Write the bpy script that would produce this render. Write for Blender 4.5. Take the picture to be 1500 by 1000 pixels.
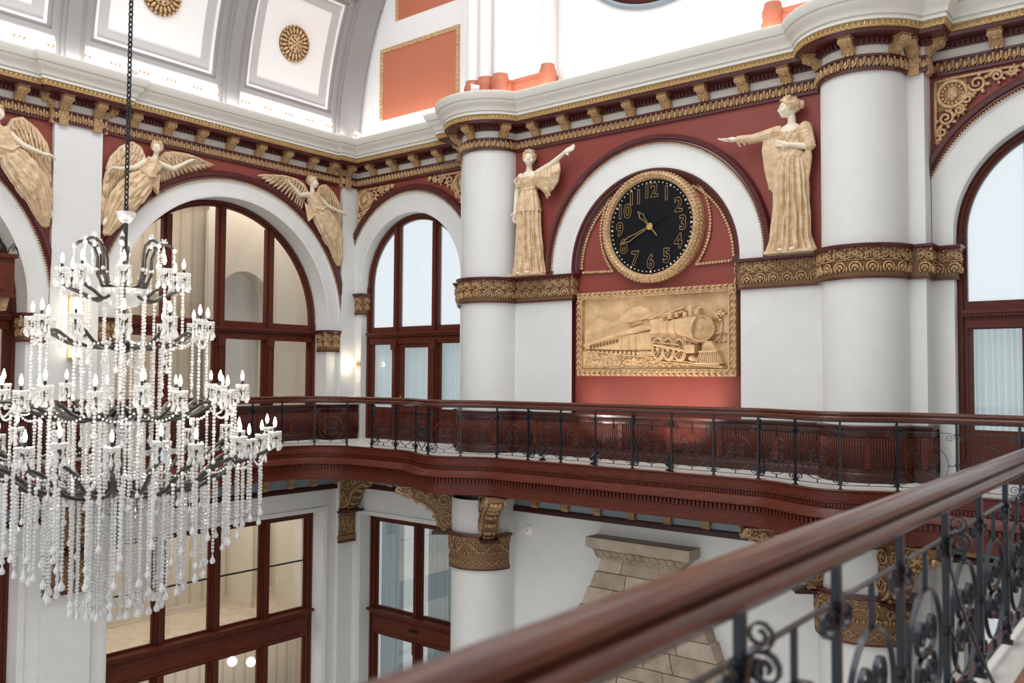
import bpy, bmesh, math, random
from mathutils import Matrix, Vector
from math import sin, cos, pi, sqrt, radians, atan2
random.seed(7)
for o in list(bpy.data.objects): bpy.data.objects.remove(o, do_unlink=True)
SC = bpy.context.scene
COL = SC.collection

# ---------------------------------------------------------------- camera
CAM_Z = 1.62
_y, _p, _r = radians(-38.733), radians(2.322), radians(0.3664)
_F = Vector((sin(_y)*cos(_p), cos(_y)*cos(_p), sin(_p)))
_R0 = Vector((cos(_y), -sin(_y), 0)); _U0 = _R0.cross(_F)
_R = _R0*cos(_r) + _U0*sin(_r); _U = -_R0*sin(_r) + _U0*cos(_r)
cd = bpy.data.cameras.new('camera'); cam = bpy.data.objects.new('camera', cd); COL.objects.link(cam)
cd.sensor_width = 36.0; cd.lens = 1277.5/1500*36.0; cd.clip_start = 0.05; cd.clip_end = 200
cam.matrix_world = Matrix(((_R.x, _U.x, -_F.x, 0), (_R.y, _U.y, -_F.y, 0), (_R.z, _U.z, -_F.z, CAM_Z), (0, 0, 0, 1)))
cd.dof.use_dof = True; cd.dof.focus_distance = 14.0; cd.dof.aperture_fstop = 1.8
SC.camera = cam
# ---------------------------------------------------------------- world, exposure, lights
W = bpy.data.worlds.new('sky'); SC.world = W; W.use_nodes = True
_bg = W.node_tree.nodes['Background']; _bg.inputs[0].default_value = (0.90, 0.945, 0.97, 1); _bg.inputs[1].default_value = 1.0
SC.view_settings.view_transform = 'Standard'; SC.view_settings.look = 'None'
SC.view_settings.exposure = 0.0; SC.view_settings.gamma = 1.0; SC.view_settings.use_curve_mapping = False
SC.cycles.use_denoising = True
SC.cycles.max_bounces = 10; SC.cycles.transparent_max_bounces = 12; SC.cycles.sample_clamp_indirect = 6.0
SC.cycles.caustics_reflective = False; SC.cycles.caustics_refractive = False
def area_light(name, loc, size, size_y, power, rot, color=(1, 1, 1)):
    l = bpy.data.lights.new(name, 'AREA'); l.shape = 'RECTANGLE'; l.size = size; l.size_y = size_y; l.energy = power; l.color = color
    o = bpy.data.objects.new(name, l); COL.objects.link(o); o.location = loc; o.rotation_euler = rot; return o
# daylight from the long skylight in the crown of the vault
area_light('skylight', (-8.5, 4.0, 16.3), 7.0, 18.0, 1900, (0, 0, 0), (0.98, 0.99, 1.0))

# unseen area lights added to brighten the rooms behind the left wall
area_light('gallery_fill_light', (-19.6, 9, 6.3), 2.0, 16, 260, (0, 0, 0), (1, .93, .82))
area_light('mezzanine_fill_light', (-19.2, 9, -.8), 1.6, 14, 170, (0, 0, 0), (1, .94, .84))
area_light('lobby_fill_light', (-19.4, 9, -4.6), 1.6, 14, 150, (0, 0, 0), (1, .94, .84))
# cove lamps lying on top of the cornice, washing the lunette and the vault
def cove(name, x, y, ang, L, power):
    o = area_light(name, (x, y, 7.76), L, .10, power, (0, 0, 0), (1, .97, .93)); o.matrix_world = Matrix.Translation((x, y, 7.76)) @ Matrix.Rotation(ang, 4, 'Z') @ Matrix.Rotation(radians(180-18), 4, 'X')
cove('cove_lamp_clock', -8.5, 14.6, 0, 7.0, 26); cove('cove_lamp_bay', -15.6, 14.95, 0, 3.4, 20); cove('cove_lamp_bay', -1.5, 14.95, 0, 3.4, 20); cove('cove_lamp_left', -17.27, 9.2, pi/2, 11, 48)

# ---------------------------------------------------------------- helpers
def obj(name, mb, mat, parent=None, M=None, smooth=False, auto=None):
    """link one mesh object"""
    me = mb if isinstance(mb, bpy.types.Mesh) else mb.mesh(name)
    o = bpy.data.objects.new(name, me); COL.objects.link(o)
    mats = mat if isinstance(mat, (list, tuple)) else [mat]
    if not me.materials:
        for m in mats: me.materials.append(m)
    if not isinstance(mb, bpy.types.Mesh) and (smooth or auto):
        me.polygons.foreach_set('use_smooth', [True]*len(me.polygons))
        if auto:
            sharp_edges(me, radians(auto))
    if parent is not None: o.parent = parent
    if M is not None: o.matrix_basis = (parent_world(parent).inverted() @ M) if parent is not None else M
    return o
def parent_world(p):
    m = p.matrix_basis.copy()
    q = p.parent
    while q is not None:
        m = q.matrix_basis @ m; q = q.parent
    return m
def sharp_edges(me, ang):
    bm = bmesh.new(); bm.from_mesh(me)
    for e in bm.edges:
        if len(e.link_faces) == 2 and e.calc_face_angle(0) > ang: e.smooth = False
    bm.to_mesh(me); bm.free()
def empty(name, M=None, parent=None):
    o = bpy.data.objects.new(name, None); COL.objects.link(o); o.empty_display_size = 0.1
    if parent is not None: o.parent = parent
    if M is not None: o.matrix_basis = (parent_world(parent).inverted() @ M) if parent is not None else M
    return o
def tag(o, label, cat, group=None):
    o['label'] = label; o['category'] = cat
    if group: o['group'] = group
    return o
def structure(o, label=None, cat=None):
    o['kind'] = 'structure'
    if label: o['label'] = label
    if cat: o['category'] = cat
    return o
def copy_tree(o, parent=None, M=None):
    c = o.copy(); COL.objects.link(c)
    if parent is not None: c.parent = parent
    if M is not None: c.matrix_basis = M
    for ch in [x for x in bpy.data.objects if x.parent == o and x is not c]: copy_tree(ch, c)
    return c
class MB:
    """mesh builder"""
    def __init__(s): s.v = []; s.f = []; s.m = []; s.mi = 0
    def add(s, vs, fs):
        b = len(s.v); s.v.extend([tuple(p) for p in vs])
        for f in fs: s.f.append(tuple(b+i for i in f)); s.m.append(s.mi)
        return s
    def mesh(s, name):
        me = bpy.data.meshes.new(name); me.from_pydata(s.v, [], s.f); 
        if any(s.m): me.polygons.foreach_set('material_index', s.m)
        me.validate(); me.update(); return me
    def box(s, a0, a1, b0, b1, c0, c1):
        vs = [(a, b, c) for c in (c0, c1) for b in (b0, b1) for a in (a0, a1)]
        return s.add(vs, [(0, 2, 3, 1), (4, 5, 7, 6), (0, 1, 5, 4), (2, 6, 7, 3), (0, 4, 6, 2), (1, 3, 7, 5)])
    def prism(s, poly, w0, w1, cap0=True, bevel=0):
        """polygon in (u,v), counter-clockwise, extruded along w; bevel shrinks the front face"""
        n = len(poly)
        if bevel:
            front = inset(poly, bevel)
            vs = [(x, y, w0) for x, y in poly]+[(x, y, w1-bevel) for x, y in poly]+[(x, y, w1) for x, y in front]
            fs = [(i, (i+1) % n, n+(i+1) % n, n+i) for i in range(n)]+[(n+i, n+(i+1) % n, 2*n+(i+1) % n, 2*n+i) for i in range(n)]
            fs.append(tuple(range(2*n, 3*n)))
        else:
            vs = [(x, y, w0) for x, y in poly]+[(x, y, w1) for x, y in poly]
            fs = [(i, (i+1) % n, n+(i+1) % n, n+i) for i in range(n)]+[tuple(range(n, 2*n))]
        if cap0: fs.append(tuple(range(n-1, -1, -1)))
        return s.add(vs, fs)
    def tube(s, pts, r, n=6, closed=False, flat=None, up=None):
        """tube along a 3D path; r number or list; flat=(a,b) scales the section along normal/binormal"""
        pts = [Vector(p) for p in pts]; k = len(pts)
        rr = r if isinstance(r, (list, tuple)) else [r]*k
        vs = []; prev = None
        for i, p in enumerate(pts):
            if closed: t = pts[(i+1) % k]-pts[i-1]
            else: t = pts[min(i+1, k-1)]-pts[max(i-1, 0)]
            if t.length < 1e-9: t = Vector((0, 0, 1))
            t.normalize()
            if up is not None: nrm = Vector(up)-t*t.dot(Vector(up))
            elif prev is None: nrm = t.orthogonal()
            else: nrm = prev-t*prev.dot(t)
            if nrm.length < 1e-6: nrm = t.orthogonal()
            nrm.normalize(); prev = nrm; bn = t.cross(nrm)
            fa, fb = flat or (1, 1)
            for j in range(n):
                a = 2*pi*(j+.5)/n
                vs.append(p+(nrm*cos(a)*fa+bn*sin(a)*fb)*rr[i])
        fs = []
        for i in range(k if closed else k-1):
            for j in range(n):
                a, b = i*n+j, i*n+(j+1) % n; c, d = ((i+1) % k)*n+(j+1) % n, ((i+1) % k)*n+j
                fs.append((a, b, c, d))
        if not closed: fs += [tuple(range(n-1, -1, -1)), tuple(range((k-1)*n, k*n))]
        return s.add(vs, fs)
    def lathe(s, prof, n=16, c=(0, 0, 0), axis='z', a0=0, a1=2*pi):
        """prof [(r,h)] revolved about an axis through c"""
        full = abs(a1-a0-2*pi) < 1e-6; m = n if full else n+1
        vs = []
        for r, h in prof:
            for j in range(m):
                a = a0+(a1-a0)*j/n; x, y = r*cos(a), r*sin(a)
                if axis == 'z': q = (x, y, h)
                elif axis == 'y': q = (y, h, x)
                else: q = (h, x, y)
                vs.append((c[0]+q[0], c[1]+q[1], c[2]+q[2]))
        fs = []
        for i in range(len(prof)-1):
            for j in range(n):
                j2 = (j+1) % m
                fs.append((i*m+j, i*m+j2, (i+1)*m+j2, (i+1)*m+j))
        return s.add(vs, fs)
    def ball(s, c, r, nu=8, nv=6, M=None):
        """ellipsoid; r number or (a,b,c); M optional 3x3 rotation"""
        if not isinstance(r, (tuple, list)): r = (r, r, r)
        vs = [(0, 0, -1)]
        for i in range(1, nv):
            t = -pi/2+pi*i/nv
            for j in range(nu):
                a = 2*pi*j/nu; vs.append((cos(t)*cos(a), cos(t)*sin(a), sin(t)))
        vs.append((0, 0, 1)); out = []
        for p in vs:
            q = Vector((p[0]*r[0], p[1]*r[1], p[2]*r[2]))
            if M is not None: q = M @ q
            out.append((c[0]+q.x, c[1]+q.y, c[2]+q.z))
        fs = [(0, 1+(j+1) % nu, 1+j) for j in range(nu)]
        for i in range(nv-2):
            for j in range(nu):
                a = 1+i*nu+j; b = 1+i*nu+(j+1) % nu; fs.append((a, b, b+nu, a+nu))
        t = len(vs)-1; l = 1+(nv-2)*nu
        fs += [(t, l+j, l+(j+1) % nu) for j in range(nu)]
        return s.add(out, fs)
    def capsule(s, a, b, ra, rb, n=8, k=3):
        a, b = Vector(a), Vector(b); d = (b-a); L = d.length; d.normalize()
        pts = []; rr = []
        for i in range(k+1):
            t = pi/2*(1-i/k); pts.append(a-d*ra*sin(t)); rr.append(max(ra*cos(t), ra*.05))
        for i in range(k+1):
            t = pi/2*i/k; pts.append(b+d*rb*sin(t)); rr.append(max(rb*cos(t), rb*.05))
        return s.tube(pts, rr, n)
    def arc(s, c, r0, r1, w0, w1, a0=0, a1=pi, n=40, ends=True):
        """ring sector in the uv plane, extruded w0..w1"""
        vs = []
        for i in range(n+1):
            a = a0+(a1-a0)*i/n
            for r, w in ((r0, w0), (r1, w0), (r1, w1), (r0, w1)): vs.append((c[0]+r*cos(a), c[1]+r*sin(a), w))
        fs = []
        for i in range(n):
            for j in range(4): fs.append((i*4+j, i*4+(j+1) % 4, i*4+4+(j+1) % 4, i*4+4+j))
        if ends: fs += [(3, 2, 1, 0), (n*4, n*4+1, n*4+2, n*4+3)]
        return s.add(vs, fs)
    def arcprof(s, c, prof, a0=0, a1=pi, n=48):
        """profile [(r,w)] swept round an arc in the uv plane"""
        vs = []; k = len(prof)
        for i in range(n+1):
            a = a0+(a1-a0)*i/n
            for r, w in prof: vs.append((c[0]+r*cos(a), c[1]+r*sin(a), w))
        fs = [(i*k+j, i*k+j+1, (i+1)*k+j+1, (i+1)*k+j) for i in range(n) for j in range(k-1)]
        return s.add(vs, fs)
    def grid(s, rows, closed=False):
        """rows of points -> quads"""
        k = len(rows[0]); vs = [p for r in rows for p in r]
        fs = []
        for i in range(len(rows)-1):
            for j in range(k if closed else k-1):
                j2 = (j+1) % k; fs.append((i*k+j, i*k+j2, (i+1)*k+j2, (i+1)*k+j))
        return s.add(vs, fs)
    def xf(s, M, other):
        """append another builder transformed by M"""
        return s.add([tuple(M @ Vector(p)) for p in other.v], other.f)
def inset(poly, d):
    n = len(poly); out = []
    ar = sum(poly[i][0]*poly[(i+1) % n][1]-poly[(i+1) % n][0]*poly[i][1] for i in range(n))
    sg = 1 if ar > 0 else -1
    for i in range(n):
        p0, p1, p2 = Vector(poly[i-1]), Vector(poly[i]), Vector(poly[(i+1) % n])
        e1 = (p1-p0); e2 = (p2-p1)
        if e1.length < 1e-9 or e2.length < 1e-9: out.append(tuple(p1)); continue
        e1.normalize(); e2.normalize()
        n1 = Vector((-e1.y, e1.x))*sg; n2 = Vector((-e2.y, e2.x))*sg
        b = n1+n2
        if b.length < 1e-6: b = n1.copy()
        b.normalize(); c = max(0.5, b.dot(n1)); q = p1+b*(d/c); out.append((q.x, q.y))
    return out
def spiral(c, r0, r1, a0, turns, n=20, sgn=1):
    """2D spiral points from radius r0 at angle a0 inwards to r1"""
    return [(c[0]+(r0+(r1-r0)*i/n)*cos(a0+sgn*2*pi*turns*i/n), c[1]+(r0+(r1-r0)*i/n)*sin(a0+sgn*2*pi*turns*i/n)) for i in range(n+1)]
def FB(u, v, Y, w=0.0):   # frame on a wall facing -Y : local (u,v,w) -> (x, z, out)
    return Matrix(((1, 0, 0, u), (0, 0, -1, Y-w), (0, 1, 0, v), (0, 0, 0, 1)))
def FA(u, v, X, w=0.0):   # frame on a wall facing +X : local (u,v,w) -> (y, z, out)
    return Matrix(((0, 0, 1, X+w), (1, 0, 0, u), (0, 1, 0, v), (0, 0, 0, 1)))
def T3(x, y, z): return Matrix.Translation((x, y, z))
def RZ(a): return Matrix.Rotation(a, 4, 'Z')

# ---------------------------------------------------------------- materials
def lin(c):
    return tuple((x/12.92 if x <= 0.04045 else ((x+0.055)/1.055)**2.4) for x in [k/255 for k in c])+(1,)
def mat(name, rgb, rough=.5, metal=0.0, noise=None, bump=0.0, nscale=6.0, spec=None, coat=0.0, rgb2=None, stretch=None):
    m = bpy.data.materials.new(name); m.use_nodes = True; nt = m.node_tree; b = nt.nodes['Principled BSDF']
    b.inputs['Base Color'].default_value = lin(rgb); b.inputs['Roughness'].default_value = rough; b.inputs['Metallic'].default_value = metal
    if spec is not None: b.inputs['Specular IOR Level'].default_value = spec
    if coat: b.inputs['Coat Weight'].default_value = coat; b.inputs['Coat Roughness'].default_value = .12
    if rgb2 is not None or bump:
        tc = nt.nodes.new('ShaderNodeTexCoord'); mp = nt.nodes.new('ShaderNodeMapping'); nz = nt.nodes.new('ShaderNodeTexNoise')
        nt.links.new(tc.outputs['Object'], mp.inputs[0]); nt.links.new(mp.outputs[0], nz.inputs['Vector'])
        nz.inputs['Scale'].default_value = nscale; nz.inputs['Detail'].default_value = 5; nz.inputs['Roughness'].default_value = .6
        if stretch: mp.inputs['Scale'].default_value = stretch
        if rgb2 is not None:
            cr = nt.nodes.new('ShaderNodeValToRGB'); cr.color_ramp.elements[0].position = .35; cr.color_ramp.elements[1].position = .68
            cr.color_ramp.elements[0].color = lin(rgb2); cr.color_ramp.elements[1].color = lin(rgb)
            nt.links.new(nz.outputs['Fac'], cr.inputs[0]); nt.links.new(cr.outputs[0], b.inputs['Base Color'])
        if bump:
            bp = nt.nodes.new('ShaderNodeBump'); bp.inputs['Strength'].default_value = bump; bp.inputs['Distance'].default_value = .02
            nt.links.new(nz.outputs['Fac'], bp.inputs['Height']); nt.links.new(bp.outputs[0], b.inputs['Normal'])
    return m
def emit(name, rgb, strength):
    m = bpy.data.materials.new(name); m.use_nodes = True; b = m.node_tree.nodes['Principled BSDF']
    b.inputs['Base Color'].default_value = lin(rgb); b.inputs['Emission Color'].default_value = lin(rgb); b.inputs['Emission Strength'].default_value = strength
    return m
def glassy(name, tint=(1, 1, 1, 1), refl=.12, rough=0.0, frost=0.0, frost_col=(230, 238, 242)):
    """thin pane: mostly transparent, some mirror, optional frosting"""
    m = bpy.data.materials.new(name); m.use_nodes = True; nt = m.node_tree; nt.nodes.clear()
    out = nt.nodes.new('ShaderNodeOutputMaterial'); tr = nt.nodes.new('ShaderNodeBsdfTransparent'); tr.inputs[0].default_value = tint
    gl = nt.nodes.new('ShaderNodeBsdfGlossy'); gl.inputs['Roughness'].default_value = rough; mx = nt.nodes.new('ShaderNodeMixShader'); mx.inputs[0].default_value = refl
    nt.links.new(tr.outputs[0], mx.inputs[1]); nt.links.new(gl.outputs[0], mx.inputs[2]); last = mx
    if frost:
        tl = nt.nodes.new('ShaderNodeBsdfTranslucent'); tl.inputs[0].default_value = lin(frost_col); m2 = nt.nodes.new('ShaderNodeMixShader'); m2.inputs[0].default_value = frost
        nt.links.new(mx.outputs[0], m2.inputs[1]); nt.links.new(tl.outputs[0], m2.inputs[2]); last = m2
    nt.links.new(last.outputs[0], out.inputs[0]); return m
M_ = {}
M_['white'] = mat('white_paint', (226, 226, 224), .55, bump=.05, nscale=3, rgb2=(222, 222, 220))
M_['cream'] = mat('cream_paint', (226, 218, 203), .6)
M_['vaultw'] = mat('vault_white', (243, 240, 238), .6)
M_['grey'] = mat('grey_moulding_paint', (150, 147, 147), .5)
M_['greyl'] = mat('pale_grey_paint', (188, 186, 186), .55)
M_['corn'] = mat('cornice_stone_white', (222, 218, 210), .5)
M_['red'] = mat('oxblood_wall_paint', (142, 64, 54), .55, rgb2=(136, 60, 51), nscale=1.5)
M_['burg'] = mat('dark_burgundy_gloss', (84, 32, 32), .35, coat=.2)
M_['terra'] = mat('terracotta_paint', (190, 112, 84), .6)
M_['gold'] = mat('antique_gold', (222, 190, 148), .4, .15, rgb2=(184, 146, 104), nscale=14)
M_['goldd'] = mat('dark_gilt', (208, 172, 128), .4, .2, rgb2=(162, 124, 86), nscale=18)
M_['golde'] = mat('gilt_ground', (124, 92, 62), .55, .1)
M_['bronze'] = mat('bronze_gilt', (190, 154, 112), .42, .15, rgb2=(142, 110, 76), nscale=14)
M_['ivory'] = mat('ivory_plaster', (234, 222, 200), .5)
M_['plast'] = mat('tan_glazed_plaster', (230, 206, 174), .5, rgb2=(198, 164, 124), nscale=7, stretch=(1, 1, .4))
M_['relief'] = mat('carved_tan_plaster', (222, 190, 148), .5, rgb2=(200, 164, 120), nscale=6)
M_['wood'] = mat('mahogany', (104, 46, 31), .42, rgb2=(78, 33, 22), nscale=5, stretch=(1, 6, 6), coat=.05, spec=.25)
M_['woodv'] = mat('mahogany_upright', (98, 44, 30), .4, rgb2=(72, 31, 21), nscale=5, stretch=(6, 6, 1), coat=.05, spec=.28)
M_['woodd'] = mat('dark_mahogany', (72, 33, 25), .4, rgb2=(54, 24, 18), nscale=5, coat=.1, spec=.35)
M_['rail'] = mat('polished_rail_wood', (104, 56, 40), .26, rgb2=(78, 38, 27), nscale=4, stretch=(8, .8, 8), coat=.35, spec=.4)
M_['board'] = mat('brown_floor_boards', (170, 124, 100), .3, rgb2=(150, 104, 82), nscale=4, stretch=(8, .8, 8))
M_['iron'] = mat('black_wrought_iron', (34, 40, 48), .28, .3)
M_['nickel'] = mat('dark_nickel', (70, 68, 66), .3, .8)
M_['black'] = mat('black_gloss', (14, 15, 20), .15)
M_['clock'] = mat('clock_dial_black', (8, 9, 16), .45, spec=.2)
M_['brass'] = mat('brass_lines', (206, 170, 108), .35, .5)
M_['floorw'] = mat('pale_stone_floor', (226, 223, 218), .4)
M_['carpet'] = mat('checked_beige_carpet', (222, 206, 184), .9)
M_['stone'] = mat('tan_sandstone', (176, 160, 142), .8, rgb2=(150, 134, 116), nscale=3, bump=.3)
M_['stone2'] = mat('pale_sandstone', (190, 176, 160), .8, rgb2=(168, 152, 136), nscale=3, bump=.3)
M_['blue'] = mat('grey_blue_panel', (140, 150, 160), .5)
M_['curtain'] = None
M_['bulb'] = emit('warm_bulb', (255, 240, 218), 14.0)
M_['globe'] = emit('globe_lamp', (255, 240, 220), 3.0)
M_['lantern'] = emit('lantern_glass', (255, 240, 214), 4.0)
M_['spotlens'] = emit('spot_lens', (255, 246, 230), 12.0)
M_['glass'] = glassy('clear_pane', (1, 1, 1, 1), .07)
M_['frost'] = glassy('frosted_pane', (.97, .99, 1, 1), .05, frost=.35)
def crystal():
    m = bpy.data.materials.new('cut_crystal'); m.use_nodes = True; nt = m.node_tree; nt.nodes.clear()
    out = nt.nodes.new('ShaderNodeOutputMaterial'); a = nt.nodes.new('ShaderNodeBsdfTransparent'); a.inputs[0].default_value = (.93, .94, .95, 1)
    g = nt.nodes.new('ShaderNodeBsdfGlossy'); g.inputs['Roughness'].default_value = .06; g.inputs[0].default_value = (1, 1, 1, 1)
    d = nt.nodes.new('ShaderNodeBsdfTranslucent'); d.inputs[0].default_value = (.97, .97, .97, 1)
    df = nt.nodes.new('ShaderNodeBsdfDiffuse'); df.inputs[0].default_value = (.95, .95, .95, 1)
    m1 = nt.nodes.new('ShaderNodeMixShader'); m1.inputs[0].default_value = .45
    m2 = nt.nodes.new('ShaderNodeMixShader'); m2.inputs[0].default_value = .32
    m3 = nt.nodes.new('ShaderNodeMixShader'); m3.inputs[0].default_value = .88
    nt.links.new(d.outputs[0], m1.inputs[1]); nt.links.new(df.outputs[0], m1.inputs[2])
    nt.links.new(m1.outputs[0], m2.inputs[1]); nt.links.new(g.outputs[0], m2.inputs[2])
    nt.links.new(a.outputs[0], m3.inputs[1]); nt.links.new(m2.outputs[0], m3.inputs[2]); nt.links.new(m3.outputs[0], out.inputs[0]); return m
M_['crystal'] = crystal()
def curtain_mat():
    m = bpy.data.materials.new('sheer_curtain'); m.use_nodes = True; nt = m.node_tree; nt.nodes.clear()
    out = nt.nodes.new('ShaderNodeOutputMaterial'); d = nt.nodes.new('ShaderNodeBsdfDiffuse'); d.inputs[0].default_value = lin((205, 216, 216))
    t = nt.nodes.new('ShaderNodeBsdfTranslucent'); t.inputs[0].default_value = lin((214, 226, 228)); mx = nt.nodes.new('ShaderNodeMixShader'); mx.inputs[0].default_value = .6
    nt.links.new(d.outputs[0], mx.inputs[1]); nt.links.new(t.outputs[0], mx.inputs[2]); nt.links.new(mx.outputs[0], out.inputs[0]); return m
M_['curtain'] = curtain_mat()
# ================================================================ layout (metres; balcony floor z=0, camera above the origin)
XA = -17.65; YS = 15.3; YC = 14.9; XC = -8.5
CR = 0.675; C1 = -12.545; C2 = -4.455; S1 = -13.49; S2 = -3.51
BL, BR = -15.57, -1.43            # side bay centres on the back wall
AV, AVC = 3.95, 3.85              # arch centre heights (side bays, clock bay)
UA, UA0 = 11.655, 4.395           # bay centres on the left wall
P0, P1 = 7.55, 8.50               # pier of the left wall
CP0 = 14.81                       # corner pier of the left wall
MBK = FB(0, 0, YS); MLF = FA(0, 0, XA)
def offset(pts, d, closed=False):
    """offset a plan polyline to its right by d, mitred"""
    n = len(pts); out = []
    for i in range(n):
        p = Vector(pts[i])
        e1 = Vector(pts[i])-Vector(pts[i-1]) if i > 0 else None
        e2 = Vector(pts[i+1])-Vector(pts[i]) if i < n-1 else None
        if e1 is None: e1 = e2
        if e2 is None: e2 = e1
        e1 = e1.normalized(); e2 = e2.normalized()
        n1 = Vector((e1.y, -e1.x)); n2 = Vector((e2.y, -e2.x)); b = (n1+n2)
        if b.length < 1e-6: b = n1.copy()
        b.normalize(); q = p+b*(d/max(.35, b.dot(n1))); out.append((q.x, q.y))
    return out
def sweep(mb, prof, pathfn, flip=False):
    """profile [(d,z)] swept along the plan path pathfn(d)"""
    rows = [[(x, y, z) for x, y in pathfn(d)] for d, z in prof]
    if flip: rows = rows[::-1]
    return mb.grid(rows)
def along(path, step, start=None, margin=0.0):
    """evenly spaced (point, tangent angle) on a plan polyline"""
    seg = []; L = 0
    for a, b in zip(path, path[1:]):
        l = sqrt((b[0]-a[0])**2+(b[1]-a[1])**2); seg.append((L, l, a, b)); L += l
    n = max(1, int((L-2*margin)/step)); st = (L-2*margin)/n; out = []
    for i in range(n):
        s = margin+(i+.5)*st
        for s0, l, a, b in seg:
            if s0 <= s <= s0+l and l > 0:
                t = (s-s0)/l; out.append(((a[0]+(b[0]-a[0])*t, a[1]+(b[1]-a[1])*t), atan2(b[1]-a[1], b[0]-a[0]))); break
    return out
def arcpts(c, r, a0, a1, n): return [(c[0]+r*cos(a0+(a1-a0)*i/n), c[1]+r*sin(a0+(a1-a0)*i/n)) for i in range(n+1)]
def col_arc(c, d, n=20):
    """front of an engaged column grown by d, cut where it meets the wall line grown by d"""
    R = CR+d; a = math.asin(min(1, d/R)); return arcpts((c, YC), R, pi+a, 2*pi-a, n)
PIL = 0.10
def path_left(d, y0=-3.0):
    return [(XA+d, y0), (XA+d, P0-d), (XA+PIL+d, P0-d), (XA+PIL+d, P1+d), (XA+d, P1+d), (XA+d, CP0-d), (XA+PIL+d, CP0-d), (XA+PIL+d, YS-d)]
def path_back(d, x1=0.65):
    return [(S1-d, YS-d), (S1-d, YC-d)]+col_arc(C1, d)+col_arc(C2, d)+[(S2+d, YC-d), (S2+d, YS-d), (x1, YS-d)]
def path_all(d): return path_left(d)+path_back(d)

# ---------------------------------------------------------------- walls
def arch_wall(mb, u0, u1, v0, v1, uc, r, vc, vb, w, depth, split, lowmat=0, upmat=1, n=40, reveal=0):
    """wall front between u0,u1 with an arched opening; faces above `split` take upmat"""
    def strip(a, b, lo, hi):
        if b-a < 1e-6: return
        for x, y, m in ((lo, min(hi, split), lowmat), (max(lo, split), hi, upmat)):
            if y-x > 1e-6: mb.mi = m; mb.add([(a, x, w), (b, x, w), (b, y, w), (a, y, w)], [(0, 1, 2, 3)])
    strip(u0, uc-r, v0, v1); strip(uc+r, u1, v0, v1)
    if vb > v0: strip(uc-r, uc+r, v0, vb)
    arc_ = [(uc+r*cos(pi-pi*i/n), vc+r*sin(pi-pi*i/n)) for i in range(n+1)]
    mb.mi = upmat
    for a, b in zip(arc_, arc_[1:]): mb.add([(a[0], a[1], w), (b[0], b[1], w), (b[0], v1, w), (a[0], v1, w)], [(0, 1, 2, 3)])
    ring = [(uc-r, vb)]+arc_+[(uc+r, vb)]
    mb.mi = reveal
    for a, b in zip(ring, ring[1:]): mb.add([(a[0], a[1], w), (a[0], a[1], w-depth), (b[0], b[1], w-depth), (b[0], b[1], w)], [(0, 1, 2, 3)])
def rect_hole(mb, u0, u1, v0, v1, a0, a1, b0, b1, w, depth):
    """flat wall with one rectangular opening and its reveal"""
    mb.mi = 0
    for x0, x1, y0, y1 in ((u0, a0, v0, v1), (a1, u1, v0, v1), (a0, a1, v0, b0), (a0, a1, b1, v1)):
        if x1-x0 > 1e-6 and y1-y0 > 1e-6: mb.add([(x0, y0, w), (x1, y0, w), (x1, y1, w), (x0, y1, w)], [(0, 1, 2, 3)])
    q = [(a0, b0), (a0, b1), (a1, b1), (a1, b0), (a0, b0)]
    for a, b in zip(q, q[1:]): mb.add([(a[0], a[1], w), (a[0], a[1], w-depth), (b[0], b[1], w-depth), (b[0], b[1], w)], [(0, 1, 2, 3)])
RS = 1.76      # side opening radius on the back wall
RC = 1.86      # clock arch
RA = 2.77      # left wall arch
ZB = -7.8
mb = MB()
for uc, a, b in ((BL, XA, S1), (BR, S2, 0.65)):
    arch_wall(mb, a, b, 0, 7.3, uc, RS, AV, 0, 0, .42, 3.74)
    rect_hole(mb, a, b, ZB, 0, uc-1.70, uc+1.70, ZB+.01, -1.95, 0, .42)
arch_wall(mb, S1, S2, 0, 7.3, XC, RC, AVC, 0.0, .4, .14, 3.74, reveal=2)
mb.mi = 0; mb.add([(S1, ZB, .4), (S2, ZB, .4), (S2, 0, .4), (S1, 0, .4)], [(0, 1, 2, 3)])
for u in (S1, S2):
    for lo, hi, m in ((ZB, 3.74, 0), (3.74, 7.3, 0)): mb.mi = m; mb.add([(u, lo, 0), (u, lo, .4), (u, hi, .4), (u, hi, 0)], [(0, 1, 2, 3)])
for a, b in ((S1, C1-CR), (C2+CR, S2)): mb.mi = 0; mb.add([(a, 3.74, .402), (b, 3.74, .402), (b, 7.3, .402), (a, 7.3, .402)], [(0, 1, 2, 3)])
# red tympanum and panel behind the clock
mb.mi = 1; mb.add([(XC-RC-.05, -.1, .26), (XC+RC+.05, -.1, .26), (XC+RC+.05, 5.9, .26), (XC-RC-.05, 5.9, .26)], [(0, 1, 2, 3)])
wall_back = structure(obj('wall_back', mb, [M_['white'], M_['red'], M_['burg']], M=MBK))
mb = MB()
for uc, a, b in ((UA0, -3.0, 8.025), (UA, 8.025, YS)):
    arch_wall(mb, a, b, 0, 7.3, uc, RA, 2.95, 0, 0, .5, 2.75)
    rect_hole(mb, a, b, ZB, 0, uc-RA, uc+RA, ZB+.01, -1.81, 0, .5)
wall_left = structure(obj('wall_left', mb, [M_['white'], M_['red']], M=MLF))
# piers standing proud of the left wall
for a, b in ((P0, P1), (CP0, YS)):
    mb = MB(); mb.box(a, b, ZB, 6.62, -.02, PIL); obj('pilaster', mb, M_['white'], wall_left, M=MLF)
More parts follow.
